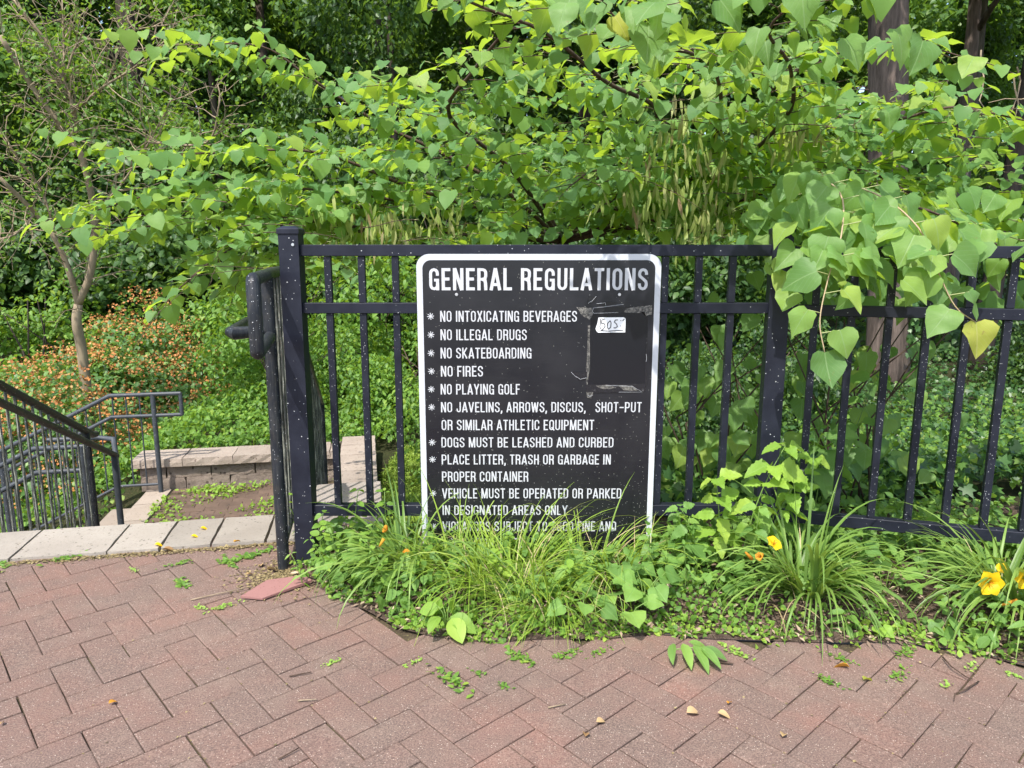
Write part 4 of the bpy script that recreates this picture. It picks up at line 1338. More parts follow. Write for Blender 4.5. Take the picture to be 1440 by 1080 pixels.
def trunk_mesh(h, r0, r1, lean=0, mat='bark_dark', wob=.1, knobs=True):
    pts = []
    for k in range(11):
        t = k / 10
        pts.append((lean * h * t + wob * math.sin(3 * t + lean * 9), wob * math.cos(2.3 * t), -.4 + (h + .4) * t))
    b = MB(); b.tube(pts, r0, 14, r1)
    # flare and ridges
    V = []
    for i, v in enumerate(b.V):
        ring = i // 14; j = i % 14
        c = Vector(pts[min(ring, 10)]); q = Vector(v) - c
        k = 1 + .10 * math.sin(j * 2.6 + ring * .4) + (.35 if ring == 0 else .12 if ring == 1 else 0)
        V.append(tuple(c + q * k))
    b.V = V
    return mesh('trunk', b.V, b.F, M[mat], None, True)


def limbs(parent, h, r, n, mat):
    for k in range(n):
        z = h * random.uniform(.45, .92); a = random.uniform(0, 2 * PI); L = random.uniform(.8, 1.8)
        pts = [(0, 0, z), (math.cos(a) * L * .5, math.sin(a) * L * .5, z + L * .35), (math.cos(a) * L, math.sin(a) * L, z + L * .5)]
        MB().tube(pts, r * .35, 5, r * .12).build('branch', M[mat], parent, True)


def tree(x, y, label, crown, h=9, r=.14, lean=0, s=1.0, sz=1.0, mat='bark_dark', group='trees of the wood behind the fence', nl=2, cz=0):
    z = float(tz(x, y))
    t = thing('woodland_tree', label, 'tree', (x, y, z), group)
    link('trunk', trunk_mesh(h, r, r * .5, lean, mat), t)
    limbs(t, h, r, nl, mat)
    m = Matrix.Translation((lean * h * .6, 0, cz)) @ Matrix.Rotation(random.uniform(0, 6.28), 4, 'Z') @ Matrix.Diagonal((s, s, sz, 1))
    link('crown', crown, t, m)
    return t


# front trees with high crowns: tall trunks that shade the wood
big = thing('big_trunk_tree', 'thick shaggy-barked tree trunk rising behind the right end of the fence', 'tree', (5.85, 11.0, float(tz(5.85, 11.0))), 'trees of the wood behind the fence')
bt = trunk_mesh(9, .27, .25, -.115, 'bark_big', .06); link('trunk', bt, big)
link('crown', high_crowns[0], big, Matrix.Translation((-1.0, .5, 7.6)))
ivs = []
for k in range(700):
    z = rng.uniform(-.1, 1.9); a = rng.uniform(0, 2 * PI); rr_ = .33
    ivs.append((rr_ * math.cos(a) - .115 * z, rr_ * math.sin(a), z))
ivs = np.array(ivs); sel = ivs[:, 0] > -.05; ivs = ivs[sel]
tag(leaves_obj('ivy_cover', lobed_t(), ivs, np.array([0, 0, -1]) + rv(len(ivs), .5), ivs * (1, 1, 0) + rv(len(ivs), .1) + np.array([0, 0, .2]), rng.uniform(.06, .11, len(ivs)), M['ivy'], big), kind='stuff')

spec = [  # x, y, label, crown set, height, radius, lean, scale, zscale, bark
    (8.3, 14.0, 'straight grey-brown trunk left of the pale pole-like trunk at upper right', 'H', 9, .16, -.03, .8, 1, 'bark_big'),
    (9.1, 15.2, 'pale grey slender trunk standing just right of the grey-brown one', 'H', 9, .13, -.02, .8, 1, 'bark_grey'),
    (7.7, 12.0, 'dark leaning trunk near the right edge in front of the pale fence', 'H', 9, .17, .05, .8, 1, 'bark_dark'),
    (9.6, 13.2, 'dark trunk crossing at the far right edge of the view', 'H', 9, .15, .12, .8, 1, 'bark_dark'),
    (-9.6, 13.8, 'light green small-leaved tree filling the upper left corner', 'L', 7, .09, .0, 1.1, 1.15, 'bark_grey'),
    (-5.6, 14.2, 'light green young tree between the slim tree and the redbud tips', 'L', 7, .08, .0, .8, 1.0, 'bark_dark'),
    (-2.2, 13.6, 'mid green young tree behind the upper redbud sprays', 'T', 7, .08, .0, .62, .8, 'bark_dark'),
    (9.8, 16.5, 'light green young tree between the slender trunks at right', 'L', 7, .08, .0, .7, 1.0, 'bark_dark'),
    (-8.0, 16.0, 'dark ivy-wrapped trunk standing in the upper left gloom', 'H', 9, .27, .01, .9, 1, 'bark_dark'),
    (-6.5, 20.0, 'slim reddish-brown trunk deep in the shade left of centre', 'T', 9, .14, .0, 1, 1, 'bark_big'),
    (-3.2, 17.5, 'dark straight trunk deep in the wood left of the redbud tips', 'H', 9, .13, .02, .8, 1, 'bark_dark'),
    (-11.5, 17, 'broad dark evergreen-looking tree at the far left', 'T', 9, .2, .0, 1.1, 1.1, 'bark_dark'),
    (-10.2, 22, 'tall tree with a bright crown at the upper left corner', 'L', 8, .16, .0, 1.6, 1.7, 'bark_grey'),
    (-5.2, 24, 'tree with light green crown behind the ivy-wrapped trunk', 'L', 8, .16, .0, 1.6, 1.6, 'bark_dark'),
    (-8.6, 26, 'dense dark tree filling the gap behind the slim left tree', 'T', 9, .2, .0, 1.4, 1.3, 'bark_dark'),
    (-1.5, 23, 'dense dark tree behind the middle of the redbud', 'T', 9, .2, .0, 1.3, 1.2, 'bark_dark'),
    (1.8, 20, 'dark tree directly behind the sign', 'T', 9, .2, .0, 1.1, 1.1, 'bark_dark'),
    (4.2, 24, 'tree deep in the wood right of the sign', 'T', 9, .2, .0, 1.3, 1.2, 'bark_dark'),
    (7.2, 27, 'dark tree seen left of the shaggy trunk', 'T', 9, .2, .0, 1.4, 1.2, 'bark_dark'),
    (11.5, 25, 'light green tree at upper right beyond the slender trunks', 'L', 9, .2, .0, 1.5, 1.6, 'bark_dark'),
    (15.5, 29, 'dark tree at the far upper right behind the pale fence', 'T', 9, .2, .0, 1.5, 1.2, 'bark_dark'),
    (19, 26, 'dark tree beyond the right edge', 'T', 9, .2, .0, 1.3, 1.2, 'bark_dark'),
    (-15.5, 25, 'dark tree beyond the left edge', 'T', 9, .2, .0, 1.5, 1.2, 'bark_dark'),
    (-13.5, 31, 'far dark tree at left on the rising ground', 'T', 9, .2, .0, 1.7, 1.3, 'bark_dark'),
    (-3.5, 31, 'far dark tree at centre left on the rising ground', 'T', 9, .2, .0, 1.7, 1.3, 'bark_dark'),
    (2.5, 31, 'far dark tree at centre on the rising ground', 'T', 9, .2, .0, 1.7, 1.3, 'bark_dark'),
    (10, 33, 'far dark tree at right on the rising ground', 'T', 9, .2, .0, 1.7, 1.3, 'bark_dark'),
]
for i, (x, y, lb_, cs, h, r, le, s, szz, bk) in enumerate(spec):
    cr = {'H': high_crowns, 'T': tree_crowns, 'L': light_crowns}[cs]
    tree(x, y, lb_, cr[i % len(cr)], h, r, le, s, szz, bk, cz=7.4 if cs == 'H' else 0)
bsh = [(-7.6, 11.5, 'dense shrub left of the slim tan tree', 'l', 1.15), (-6.9, 13.6, 'tall dark shrub behind the slim tan tree', 'd', 1.6), (-3.6, 12.8, 'dark shrub above the orange-berried bush', 'd', 1.3),
       (-1.4, 13.5, 'dark shrub beyond the bank left of the sign', 'd', 1.5), (1.2, 13.0, 'dark shrub hidden behind the sign', 'd', 1.5), (3.6, 13.2, 'dark shrub seen between fence pickets right of the sign', 'd', 1.5),
       (8.2, 10.6, 'dark ivy-covered shrub at the right edge behind the fence', 'd', .85), (-9.8, 13.2, 'dark shrub at the far left edge', 'd', 1.7), (5.0, 17.2, 'shrub deep in shade behind the shaggy trunk', 'd', 1.9),
       (-4.6, 17.5, 'light shrub catching sun deep in the wood at left', 'l', 1.7), (10.8, 19.5, 'shrub in shade below the pale fence', 'd', 1.3), (-9.6, 16.8, 'light shrub at the upper left behind thin twigs', 'l', 1.9),
       (0.2, 17.0, 'shrub in shade behind the redbud crown', 'd', 1.9), (-5.6, 10.9, 'leafy green bush with small leaves behind the orange berries', 'l', .8)]
for i, (x, y, lb_, kk, s) in enumerate(bsh):
    t = thing('woodland_shrub', lb_, 'shrub', (x, y, float(tz(x, y))), 'shrubs of the wood edge')
    link('foliage', (lbush_crowns if kk == 'l' else bush_crowns)[i % 2], t, Matrix.Rotation(i * 1.7, 4, 'Z') @ Matrix.Diagonal((s, s, s * 1.05, 1)))
    b = MB()
    for q in range(6): b.tube([(0, 0, -.1), (random.uniform(-.3, .3) * s, random.uniform(-.3, .3) * s, .7 * s), (random.uniform(-.7, .7) * s, random.uniform(-.7, .7) * s, 1.4 * s)], .02, 5, .008)
    b.build('stems', M['bark_dark'], t, True)
# far wood as one mass
n = 26000
x = rng.uniform(-45, 45, n); y = rng.uniform(34, 48, n); z = tz(x, y) + rng.uniform(0, 15, n)
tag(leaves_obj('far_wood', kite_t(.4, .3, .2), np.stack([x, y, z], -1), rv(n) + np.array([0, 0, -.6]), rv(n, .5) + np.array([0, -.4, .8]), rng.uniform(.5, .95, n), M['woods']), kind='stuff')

# ------------------------------------------------------------------ bushes on the bank
ob = thing('berry_shrub', 'low spreading shrub covered in orange-red berries beyond the stair railings', 'shrub', (-5.2, 9.9, -1.2))
n = 9000
def mound(n, seeds):
    P = []; Nn = []
    for cx, cy, cz, rx, ry, rz in seeds:
        k = int(n / len(seeds)); d_ = nrm(rng.normal(size=(k, 3))); d_[:, 2] = abs(d_[:, 2]); r = rng.uniform(.86, 1.04, k)
        lay = 1 + .07 * np.sin(d_[:, 2] * 26 + cx)
        P.append(np.array([cx, cy, cz]) + d_ * (r * lay)[:, None] * (rx, ry, rz)); Nn.append(d_)
    return np.concatenate(P), np.concatenate(Nn)
seeds = [(-5.6, 9.6, -1.35, 1.9, 1.0, 1.25), (-5.0, 9.9, -1.2, 1.3, .9, 1.3), (-6.9, 9.2, -1.6, 1.5, .9, 1.2), (-5.3, 10.6, -1.1, 1.1, .7, 1.6), (-5.5, 8.6, -1.9, 1.6, .8, 1.15), (-5.2, 7.95, -1.75, 1.25, .6, 1.62)]
P, Nn = mound(15000, seeds)
o0 = np.array([-5.2, 9.9, -1.2])
tag(leaves_obj('leaf_mass', ovate_t(.36, .25, .25, 3), P - o0, Nn * .5 + rv(len(P), .5) + np.array([0, 0, -.5]), Nn + np.array([0, 0, .8]) + rv(len(P), .25), rng.uniform(.055, .09, len(P)), M['shrub'], ob), kind='stuff')
P, Nn = mound(10000, seeds)
clump = vnoise(P[:, 0], P[:, 1] * 1.3 + P[:, 2] * 3, 3.0) + rng.normal(size=len(P)) * .35
sel = clump > -.35; P = P[sel]; Nn = Nn[sel]
P = np.repeat(P, 3, 0) + rv(len(P) * 3, .024) + np.repeat(Nn, 3, 0) * .085
tag(leaves_obj('berries', kite_t(.5, .1, .4), P - o0, rv(len(P)), rv(len(P), .6) + np.array([0, -.6, 1]), rng.uniform(.022, .040, len(P)), M['berry'], ob), kind='stuff')
b = MB()
for q in range(14): b.tube([(random.uniform(-.3, .3), random.uniform(-.3, .3), -.3), (random.uniform(-1, 1), random.uniform(-.4, .4), .1), (random.uniform(-1.6, 1.6), random.uniform(-.6, .6), .5)], .02, 5, .008)
b.build('stems', M['bark_tan'], ob, True)

# vegetation covering the ground: bank, ivy, lawn
def ground_leaves(name, reg, n, T, smin, smax, mat, hmax, label=None, dens=1.0, seed=1, up=.9):
    x0, x1, y0, y1, cond = reg
    m = int(n * 3)
    y = y0 * (y1 / y0) ** rng.random(m); x = rng.uniform(x0, x1, m)
    ok_ = cond(x, y); x = x[ok_][:n]; y = y[ok_][:n]; k = len(x)
    h = hmax * (.35 + .65 * np.clip(.5 + .6 * vnoise(x, y, 2.2, seed) + .35 * vnoise(x, y, 6.1, seed + 2), 0, 1.3))
    z = tz(x, y) + h * rng.uniform(.25, 1, k) ** .7
    g = np.array([0, -.25, up])
    return tag(leaves_obj(name, T, np.stack([x, y, z], -1), rv(k, .8) + np.array([0, -.2, -.35]), rv(k, .42) + g, rng.uniform(smin, smax, k), mat), kind='stuff')


sc = lambda x, y: (.982 * x + .191 * y, -.191 * x + .982 * y)
def bank_cond(x, y):
    s, c = sc(x, y); return ((c > 7.62) & (s < .35)) | ((s < -2.35) & (c > 7.3))
def lawn_cond(x, y):
    s, c = sc(x, y); return (s > .05) & (x < -.08 * y + .45) & (c > 3.55) & (c < 7.8)
def ivy_cond(x, y):
    s, c = sc(x, y); return (s > .06) & (x > -.08 * y + .35) & (c > 3.15)
def low_cond(x, y):
    s, c = sc(x, y); return (s < -2.02) & (c > 3.55) & (c < 5.1)
def low2_cond(x, y):
    s, c = sc(x, y); return (s < -2.0) & ((c > 7.3) | (s < -4.9)) & (c > 3.6)
ground_leaves('bank_weeds', (-6, 2.2, 7.2, 13.5, bank_cond), 26000, ovate_t(.32, .3, .25, 3), .035, .075, M['weed'], .38)
ground_leaves('stair_side_weeds', (-7, -2.6, 3.0, 6.5, low_cond), 5000, ovate_t(.32, .3, .25, 3), .03, .06, M['weed'], .22, seed=4)
ground_leaves('lower_bank_weeds', (-9, -2.8, 4.5, 11, low2_cond), 9000, ovate_t(.32, .3, .25, 3), .04, .08, M['weed'], .4, seed=6)
ground_leaves('lawn_patch', (-1.2, .6, 3.3, 8.2, lawn_cond), 26000, kite_t(.10, .2, .3), .03, .06, M['lawn'], .05, up=.2)
ground_leaves('lawn_clover', (-1.2, .6, 3.3, 8.2, lawn_cond), 6000, ovate_t(.4, .3, .2, 3), .015, .03, M['lawn'], .06, seed=3)
ground_leaves('ivy_ground_cover', (-.2, 8.5, 3.25, 13, ivy_cond), 30000, lobed_t(), .045, .085, M['ivy'], .30, seed=2)
ground_leaves('green_undergrowth', (-.3, 6.5, 3.3, 9, ivy_cond), 7500, ovate_t(.33, .3, .25, 3), .035, .07, M['weed'], .42, seed=8)
ground_leaves('forest_floor_plants', (-14, 16, 12.5, 30, lambda x, y: x > -99), 22000, ovate_t(.35, .3, .25, 3), .12, .24, M['woods'], .55, seed=9)
# leafy shrub rows right behind the fence, seen between the pickets
for i, (x, y, s, kk, lb_) in enumerate([(-.35, 6.3, .62, 'l', 'bright leafy bush behind the first fence pickets left of the sign'), (-1.0, 8.6, .75, 'l', 'bright leafy bush on the bank behind the first fence post'), (.7, 6.8, .6, 'l', 'leafy bush behind the middle of the sign'),
                                        (1.9, 6.9, .55, 'd', 'dark bush behind the pickets just right of the sign'), (3.2, 8.6, .7, 'd', 'dark bush behind the second fence post'), (-2.2, 9.4, .6, 'l', 'bright bush behind the looped stair railing'),
                                        (-2.9, 8.9, .8, 'l', 'bush at the right end of the orange berries'), (-3.3, 11.2, 1.15, 'l', 'tall light bush above the orange berries'), (-1.9, 11.4, 1.2, 'l', 'tall light bush left of the railing loop'), (-.3, 10.5, 1.1, 'l', 'tall light bush behind the first fence pickets'), (-7.2, 9.2, 1.1, 'l', 'tall leafy bush at the left edge behind the slim tree'), (-6.9, 7.6, .8, 'l', 'leafy bush at the left edge above the brown railing')]):
    t = thing('leafy_bush', lb_, 'bush', (x, y, float(tz(x, y))), 'bushes between fence and wood')
    link('foliage', (lbush_crowns if kk == 'l' else bush_crowns)[i % 2], t, Matrix.Rotation(i * 2.1, 4, 'Z') @ Matrix.Diagonal((s, s, s * 1.1, 1)))
    b = MB()
    for q in range(6): b.tube([(0, 0, -.1), (random.uniform(-.3, .3) * s, random.uniform(-.3, .3) * s, .7 * s), (random.uniform(-.6, .6) * s, random.uniform(-.6, .6) * s, 1.3 * s)], .012, 5, .005)
    b.build('stems', M['bark_twig'], t, True)
# redbud suckers with big dark leaves behind the pickets
for lb_, cx, cy, zb, n, sp in (('clump of large dark heart leaves behind the pickets right of the sign', 1.05, 3.75, -.2, 95, (.42, .25, .33)), ('sparse big-leaved sucker behind the second fence panel', 1.75, 3.55, -.15, 40, (.35, .2, .25))):
    t = thing('big_leaf_sapling', lb_, 'sapling', (cx, cy, float(tz(cx, cy))), 'big-leaved saplings behind the fence')
    z00 = float(tz(cx, cy))
    for q in range(n):
        p = Vector((random.gauss(0, sp[0] * .6), random.gauss(0, sp[1]), .62 + random.gauss(0, sp[2]) - z00 + zb))
        R_ = frames(np.array([[random.gauss(0, .4), -.4, -.7]]), np.array([[random.gauss(0, .3), -.6, .7]]))[0]
        s_ = random.uniform(.08, .12)
        link('leaf', HM[q % 6], t, Matrix.Translation(p) @ Matrix(R_.tolist()).to_4x4() @ Matrix.Diagonal((s_, s_, s_, 1)))
    b = MB()
    for q in range(9): b.tube([(random.uniform(-.1, .1), 0, -.05), (random.uniform(-.3, .3), random.uniform(-.15, .15), .5), (random.uniform(-.5, .5), random.uniform(-.2, .2), 1.0)], .006, 5, .003)
    b.build('stems', M['bark_twig'], t, True)

# pale picket fence far behind at the right
ff = thing('far_picket_fence', 'pale picket fence far off between dark trunks at the right edge', 'fence', (14.5, 22, 0))
PW = NT('weathered_white_paint').set((.6, .6, .58), .6, .3)
for k in range(52):
    x = -2.2 + k * .13; z = float(tz(14.5 + x, 22))
    MB().box((x - .03, -.012, z + .15), (x + .03, .012, z + 1.0)).build('picket', PW, ff)
for zz in (.35, .8):
    MB().box((-2.3, .013, float(tz(14.5, 22)) + zz), (4.6, .04, float(tz(14.5, 22)) + zz + .07)).build('rail', PW, ff)
# dead pale branches hanging by the shaggy trunk, and a fallen log
dead = thing('dead_branches', 'thin pale bare branches hanging beside the shaggy trunk', 'branches', (7.0, 10.4, 3.3))
for q in range(9):
    a = np.array([random.uniform(-1.2, 1.0), random.uniform(-.3, .3), random.uniform(-.2, .6)]); dv = np.array([random.gauss(0, .35), 0, -1.0]); pts = [a]
    for s_ in range(6):
        dv = dv + rng.normal(size=3) * .35; dv /= np.linalg.norm(dv); pts.append(pts[-1] + dv * .2)
    MB().tube(pts, .012, 4, .005).build('branch', M['bark_tan'], dead)
lg = MB().tube([(-3.9, 11.2, -.55), (-3.0, 11.0, -.38), (-2.2, 10.9, -.28)], .09, 9, .06)
tag(lg.build('fallen_log', M['bark_grey'], None, True), 'grey fallen log in the shade right of the orange berries', 'log')

# ------------------------------------------------------------------ bed plants
def bz(x, y):
    return float(bedz(np.array(x), np.array(y)))


def blade_mesh(mat, L=1.0, w=.02, arch=1.0, lift=1.0, twist=0.0, seg=9, fold=.35):
    """arching blade starting upwards and bending over towards +x"""
    V = []; F = []; uv = []
    p = np.array([0.0, 0, 0]); a = lift
    for i in range(seg + 1):
        t = i / seg
        ww = w * (1 - t ** 2.2) * min(1, .55 + t * 3) + w * .02
        n_ = np.array([-math.sin(a), 0, math.cos(a)])
        sd_ = np.array([0, math.cos(twist * t), math.sin(twist * t)])
        V += [p - sd_ * ww / 2 + n_ * fold * ww / 2, p.copy(), p + sd_ * ww / 2 + n_ * fold * ww / 2]
        uv += [(0, t), (.5, t), (1, t)]
        a -= arch * (L / seg) * (0.6 + 1.3 * t)
        p = p + np.array([math.cos(a), 0, math.sin(a)]) * L / seg
    for i in range(seg):
        for k in (0, 1):
            q = 3 * i + k; F += [(q, q + 1, q + 4, q + 3)]
    return mesh('blade', V, np.array(F), mat, uv, True)


def blade_set(mat, L, w, n):
    return [blade_mesh(mat, L * random.uniform(.8, 1.1), w * random.uniform(.8, 1.2), random.uniform(1.6, 5.2), random.uniform(.80, 1.45), random.uniform(-.9, .9)) for _ in range(n)]


def blade_clump(name, label, cat, x, y, n, bset, spread=.05, sc_=(.7, 1.1), group=None, bias=None, tiltmax=.35):
    t = thing(name, label, cat, (x, y, bz(x, y) - .005), group)
    for q in range(n):
        a = random.uniform(0, 2 * PI)
        if bias is not None and random.random() < .5: a = random.gauss(bias, .8)
        r = spread * math.sqrt(random.random())
        s_ = random.uniform(*sc_)
        m = Matrix.Translation((r * math.cos(a + .7), r * math.sin(a + .7), 0)) @ Matrix.Rotation(a, 4, 'Z') @ Matrix.Rotation(random.uniform(-.25, tiltmax), 4, 'Y') @ Matrix.Diagonal((s_, s_, s_, 1))
        link('blade', bset[q % len(bset)], t, m)
    return t


def cond_flower(parent, p, axis, size, mat=None, n=6, openf=1.0, label=None):
    """six-tepal trumpet flower"""
    ax = Vector(axis).normalized()
    q = ax.to_track_quat('Z', 'Y').to_matrix().to_4x4()
    base = Matrix.Translation(p) @ q
    cup = MB()
    V = []; F = []
    rows_ = 6
    fl = bpy.data.objects.new('flower', None); fl.empty_display_size = .02; C.objects.link(fl); fl.parent = parent; fl.matrix_local = base
    if label: fl['label'] = label
    for k in range(n):
        wmax = .50 if k % 2 else .60
        V = []; F = []; uv = []
        for i in range(rows_ + 1):
            t = i / rows_
            ww = wmax * math.sin(PI * min(.97, .12 + .80 * t)) * .5 if i < rows_ else .02
            rad = .06 + openf * (.55 * t ** 1.5); z = .55 * (t - .62 * t ** 2.6)
            wav = .03 * math.sin(6 * t + k)
            V += [(rad, -ww, z + wav), (rad + .0, 0, z - .03), (rad, ww, z + wav)]; uv += [(0, t), (.5, t), (1, t)]
        for i in range(rows_):
            for j in (0, 1):
                a = 3 * i + j; F.append((a, a + 1, a + 4, a + 3))
        zo = .02 if k % 2 else 0
        me = mesh('petal', [(v[0] * size, v[1] * size, (v[2] + zo) * size) for v in V], F, mat or M['petal'], uv, True)
        link('petal', me, fl, Matrix.Rotation(2 * PI * k / n, 4, 'Z'))
    st_ = MB()
    for k in range(6):
        a = 2 * PI * k / 6 + .3
        st_.tube([(0, 0, .05 * size), (.10 * size * math.cos(a), .10 * size * math.sin(a), .42 * size)], .012 * size, 4)
    st_.build('stamens', M['wilted'], fl)


bsd = blade_set(M['blade'], .48, .0125, 16)
bsg = blade_set(M['grass'], .46, .0056, 14)
M['straw'] = leaf_mat('dead_blade', [(0, (.34, .26, .14)), (1, (.52, .42, .26))], (.5, .4, .2), .2, .7, .2)
bsx = blade_set(M['straw'], .40, .006, 5)
dlA = blade_clump('daylily', 'daylily clump with wilted orange blooms left of the sign', 'daylily', -.38, 2.60, 115, bsd, .065, (.55, 1.15), 'daylily clumps', PI)
dlB = blade_clump('daylily', 'large fountain-like daylily clump with one yellow bloom at its left', 'daylily', 1.04, 2.43, 150, bsd, .065, (.55, 1.15), 'daylily clumps')
dlC = blade_clump('daylily', 'daylily clump with open yellow flowers at the right edge', 'daylily', 1.72, 2.36, 120, bsd, .07, (.7, 1.15), 'daylily clumps', PI)
dlD = blade_clump('daylily', 'daylily clump growing beyond the right edge', 'daylily', 2.25, 2.2, 60, bsd, .07, (.7, 1.1), 'daylily clumps')
up_set = [blade_mesh(M['blade'], .52, .011, random.uniform(.3, 1.0), random.uniform(1.35, 1.55), .5) for _ in range(3)]
for q, (dx, a, s_) in enumerate(((-.03, 2.4, 1.05), (0, 1.2, 1.12), (.03, .5, .92), (.05, .3, .85), (-.06, 2.9, .75))):
    link('blade', up_set[q % 3], dlB, Matrix.Translation((dx, 0, 0)) @ Matrix.Rotation(a, 4, 'Z') @ Matrix.Diagonal((s_,) * 3 + (1,)))


def scape(parent, loc, base, tip, mat='stem'):
    P = [Vector(base), Vector(base).lerp(Vector(tip), .5) + Vector((0, 0, .03)), Vector(tip)]
    MB().tube(P, .0026, 6, .0018).build('flower_stem', M[mat], parent, True)


def rel(t, p): return tuple(Vector(p) - t.location)
for t, base, tip, axis, size, mt, op, lb_ in (
        (dlC, (1.70, 2.30, .05), (1.53, 2.20, .200), (-.15, -1, .15), .072, None, 1.0, 'open yellow bloom facing the camera'),
        (dlC, (1.74, 2.32, .05), (1.672, 2.24, .195), (-.1, -1, .1), .062, None, 1.0, 'yellow bloom at the very edge'),
        (dlC, (1.73, 2.34, .05), (1.64, 2.30, .20), (-.6, -.7, .5), .05, None, .5, 'half closed yellow bloom'),
        (dlB, (1.0, 2.42, .05), (.885, 2.35, .262), (.3, -.5, .8), .062, None, .75, 'side-facing yellow bloom'),
        (dlB, (1.0, 2.42, .05), (.835, 2.31, .235), (-.6, -.4, .5), .05, 'wilted', .35, 'fading orange bloom'),
        (dlA, (-.36, 2.58, .05), (-.44, 2.45, .277), (-.7, -.3, .5), .045, 'wilted', .5, 'fading orange bloom'),
        (dlA, (-.36, 2.58, .05), (-.375, 2.45, .205), (.1, -.3, -.9), .045, 'wilted', .12, 'hanging wilted bloom')):
    scape(t, None, rel(t, base), rel(t, tip))
    cond_flower(t, rel(t, tip), axis, size, M[mt] if mt else None, 6, op, lb_)
bud = MB()
for p0, p1 in (((.80, 2.30, .235), (.775, 2.29, .262)), ((-.455, 2.46, .24), (-.47, 2.45, .215)), ((1.63, 2.20, .135), (1.575, 2.19, .125))):
    t = dlB if p0[0] > .5 and p0[0] < 1 else dlA if p0[0] < 0 else dlC
    MB().tube([rel(t, p0), rel(t, (np.array(p0) + p1) / 2), rel(t, p1)], .007, 8, .003).build('bud', M['wilted'], t, True)

# fine grass tuft in front of the sign
gt = blade_clump('grass_tuft', 'bright fine grass tuft covering the bottom of the sign', 'grass', .04, 2.46, 215, bsg, .17, (.45, 1.06), None, None, .5)
gt2 = blade_clump('grass_tuft', 'loose fine grass filling the gap between sign tuft and left daylily', 'grass', -.17, 2.54, 130, bsg, .12, (.45, 1.08), None, None, .5)
gt3 = blade_clump('grass_tuft', 'grass blades standing before the right bottom corner of the sign', 'grass', .33, 2.56, 105, bsg, .14, (.45, 1.0), None, None, .4)
gt4 = blade_clump('grass_tuft', 'short sunlit grass below the middle of the sign at the bed edge', 'grass', .10, 2.36, 110, bsg, .16, (.35, .62), None, None, .7)
for t_, n_ in ((gt, 26), (gt2, 14), (gt3, 14), (dlA, 12), (dlB, 16), (dlC, 8)):
    for q in range(n_):
        s_ = random.uniform(.4, .95)
        link('dead_blade', bsx[q % 5], t_, Matrix.Translation((random.gauss(0, .06), random.gauss(0, .05), 0)) @ Matrix.Rotation(random.uniform(0, 6.28), 4, 'Z') @ Matrix.Rotation(random.uniform(-.1, .8), 4, 'Y') @ Matrix.Diagonal((s_,) * 3 + (1,)))
wide_set = [blade_mesh(M['grass'], .55, .009, random.uniform(.5, 1.6), random.uniform(1.1, 1.45), .4) for _ in range(4)]
for t, specs in ((gt3, ((.12, -.05, .15, .62, -.1), (.08, -.05, .5, .55, 0), (.17, -.02, 1.2, .5, -.1), (.0, 0, .9, .8, .1))), (gt2, ((-.08, 0, 2.6, .82, 0), (-.06, .05, 2.2, .85, .05), (-.12, 0, 2.9, .7, 0), (.05, -.1, 2.5, .8, -.1)))):
    for q, (dx, dy, a, s_, ti) in enumerate(specs):
        link('blade', wide_set[q % 4], t, Matrix.Translation((dx, dy, 0)) @ Matrix.Rotation(a, 4, 'Z') @ Matrix.Rotation(ti, 4, 'Y') @ Matrix.Diagonal((s_,) * 3 + (1,)))


# broad leaved plants
def petiole_plant(name, label, cat, x, y, n, T, mat, lsize, height, spread, group=None, normal_up=1.0, stem='stem', face=-.35):
    t = thing(name, label, cat, (x, y, bz(x, y)), group)
    me = [mesh('leaf', *TT[:2], M[mat], TT[2], True) for TT in T]
    stems = MB()
    for q in range(n):
        a = 2 * PI * q / n * 1.0 + random.uniform(-.5, .5); r = spread * random.uniform(.35, 1)
        p = Vector((r * math.cos(a), r * math.sin(a), height * random.uniform(.55, 1.0)))
        stems.tube([(0, 0, 0), (p.x * .5, p.y * .5, p.z * .75), p], .0014, 4)
        D = np.array([[math.cos(a) * .8 + random.gauss(0, .15), math.sin(a) * .8 - .2, -.25 + random.gauss(0, .12)]])
        N = np.array([[random.gauss(0, .2), face + random.gauss(0, .15), normal_up]])
        R_ = Matrix(frames(D, N)[0].tolist()).to_4x4()
        s_ = lsize * random.uniform(.65, 1.1)
        link('leaf', me[q % len(me)], t, Matrix.Translation(p) @ R_ @ Matrix.Diagonal((s_, s_, s_, 1)))
    stems.build('leaf_stems', M[stem], t, True)
    return t


round_T = [heart_t(.15, .12, .08, 0, True, 1.12), heart_t(.30, .05, .10, 2, True, 1.15)]
ov_T = [ovate_t(.30, .25, .3, 8, .95), ovate_t(.34, .2, .1, 8, 1.0)]
vio = [(.31, 2.38, 8, 'violet with scalloped round leaves below the right end of the sign'), (.46, 2.36, 9, 'violet with round pleated leaves at the mulch left of the big daylily'), (.40, 2.50, 7, 'violet leaves half hidden in grass by the sign corner'),
       (.375, 2.26, 4, 'low violet with one wide leaf over the brick edge'), (-.66, 2.62, 7, 'violet leaves beside the foot of the fence post'), (-.45, 2.50, 4, 'small violet in the mulch below the left daylily'), (.25, 2.24, 4, 'violet leaf lying by the brick edge under the grass'),
       (1.32, 2.42, 6, 'dark pleated violet leaves between the two right daylilies'), (1.25, 2.58, 6, 'violet in shade behind the big daylily'), (.62, 2.62, 6, 'violet in shade under the serrated weed')]
for i, (x, y, n, lb_) in enumerate(vio):
    petiole_plant('violet_plant', lb_, 'violet', x, y, n, round_T, 'herb', .074, .125, .085, 'violets in the bed')
petiole_plant('broad_leaf_seedling', 'lime green broad-leaved seedling at the bed edge below the sign left side', 'seedling', -.215, 2.24, 6, ov_T, 'weed_bright', .105, .09, .04, None, .75, face=-.6)
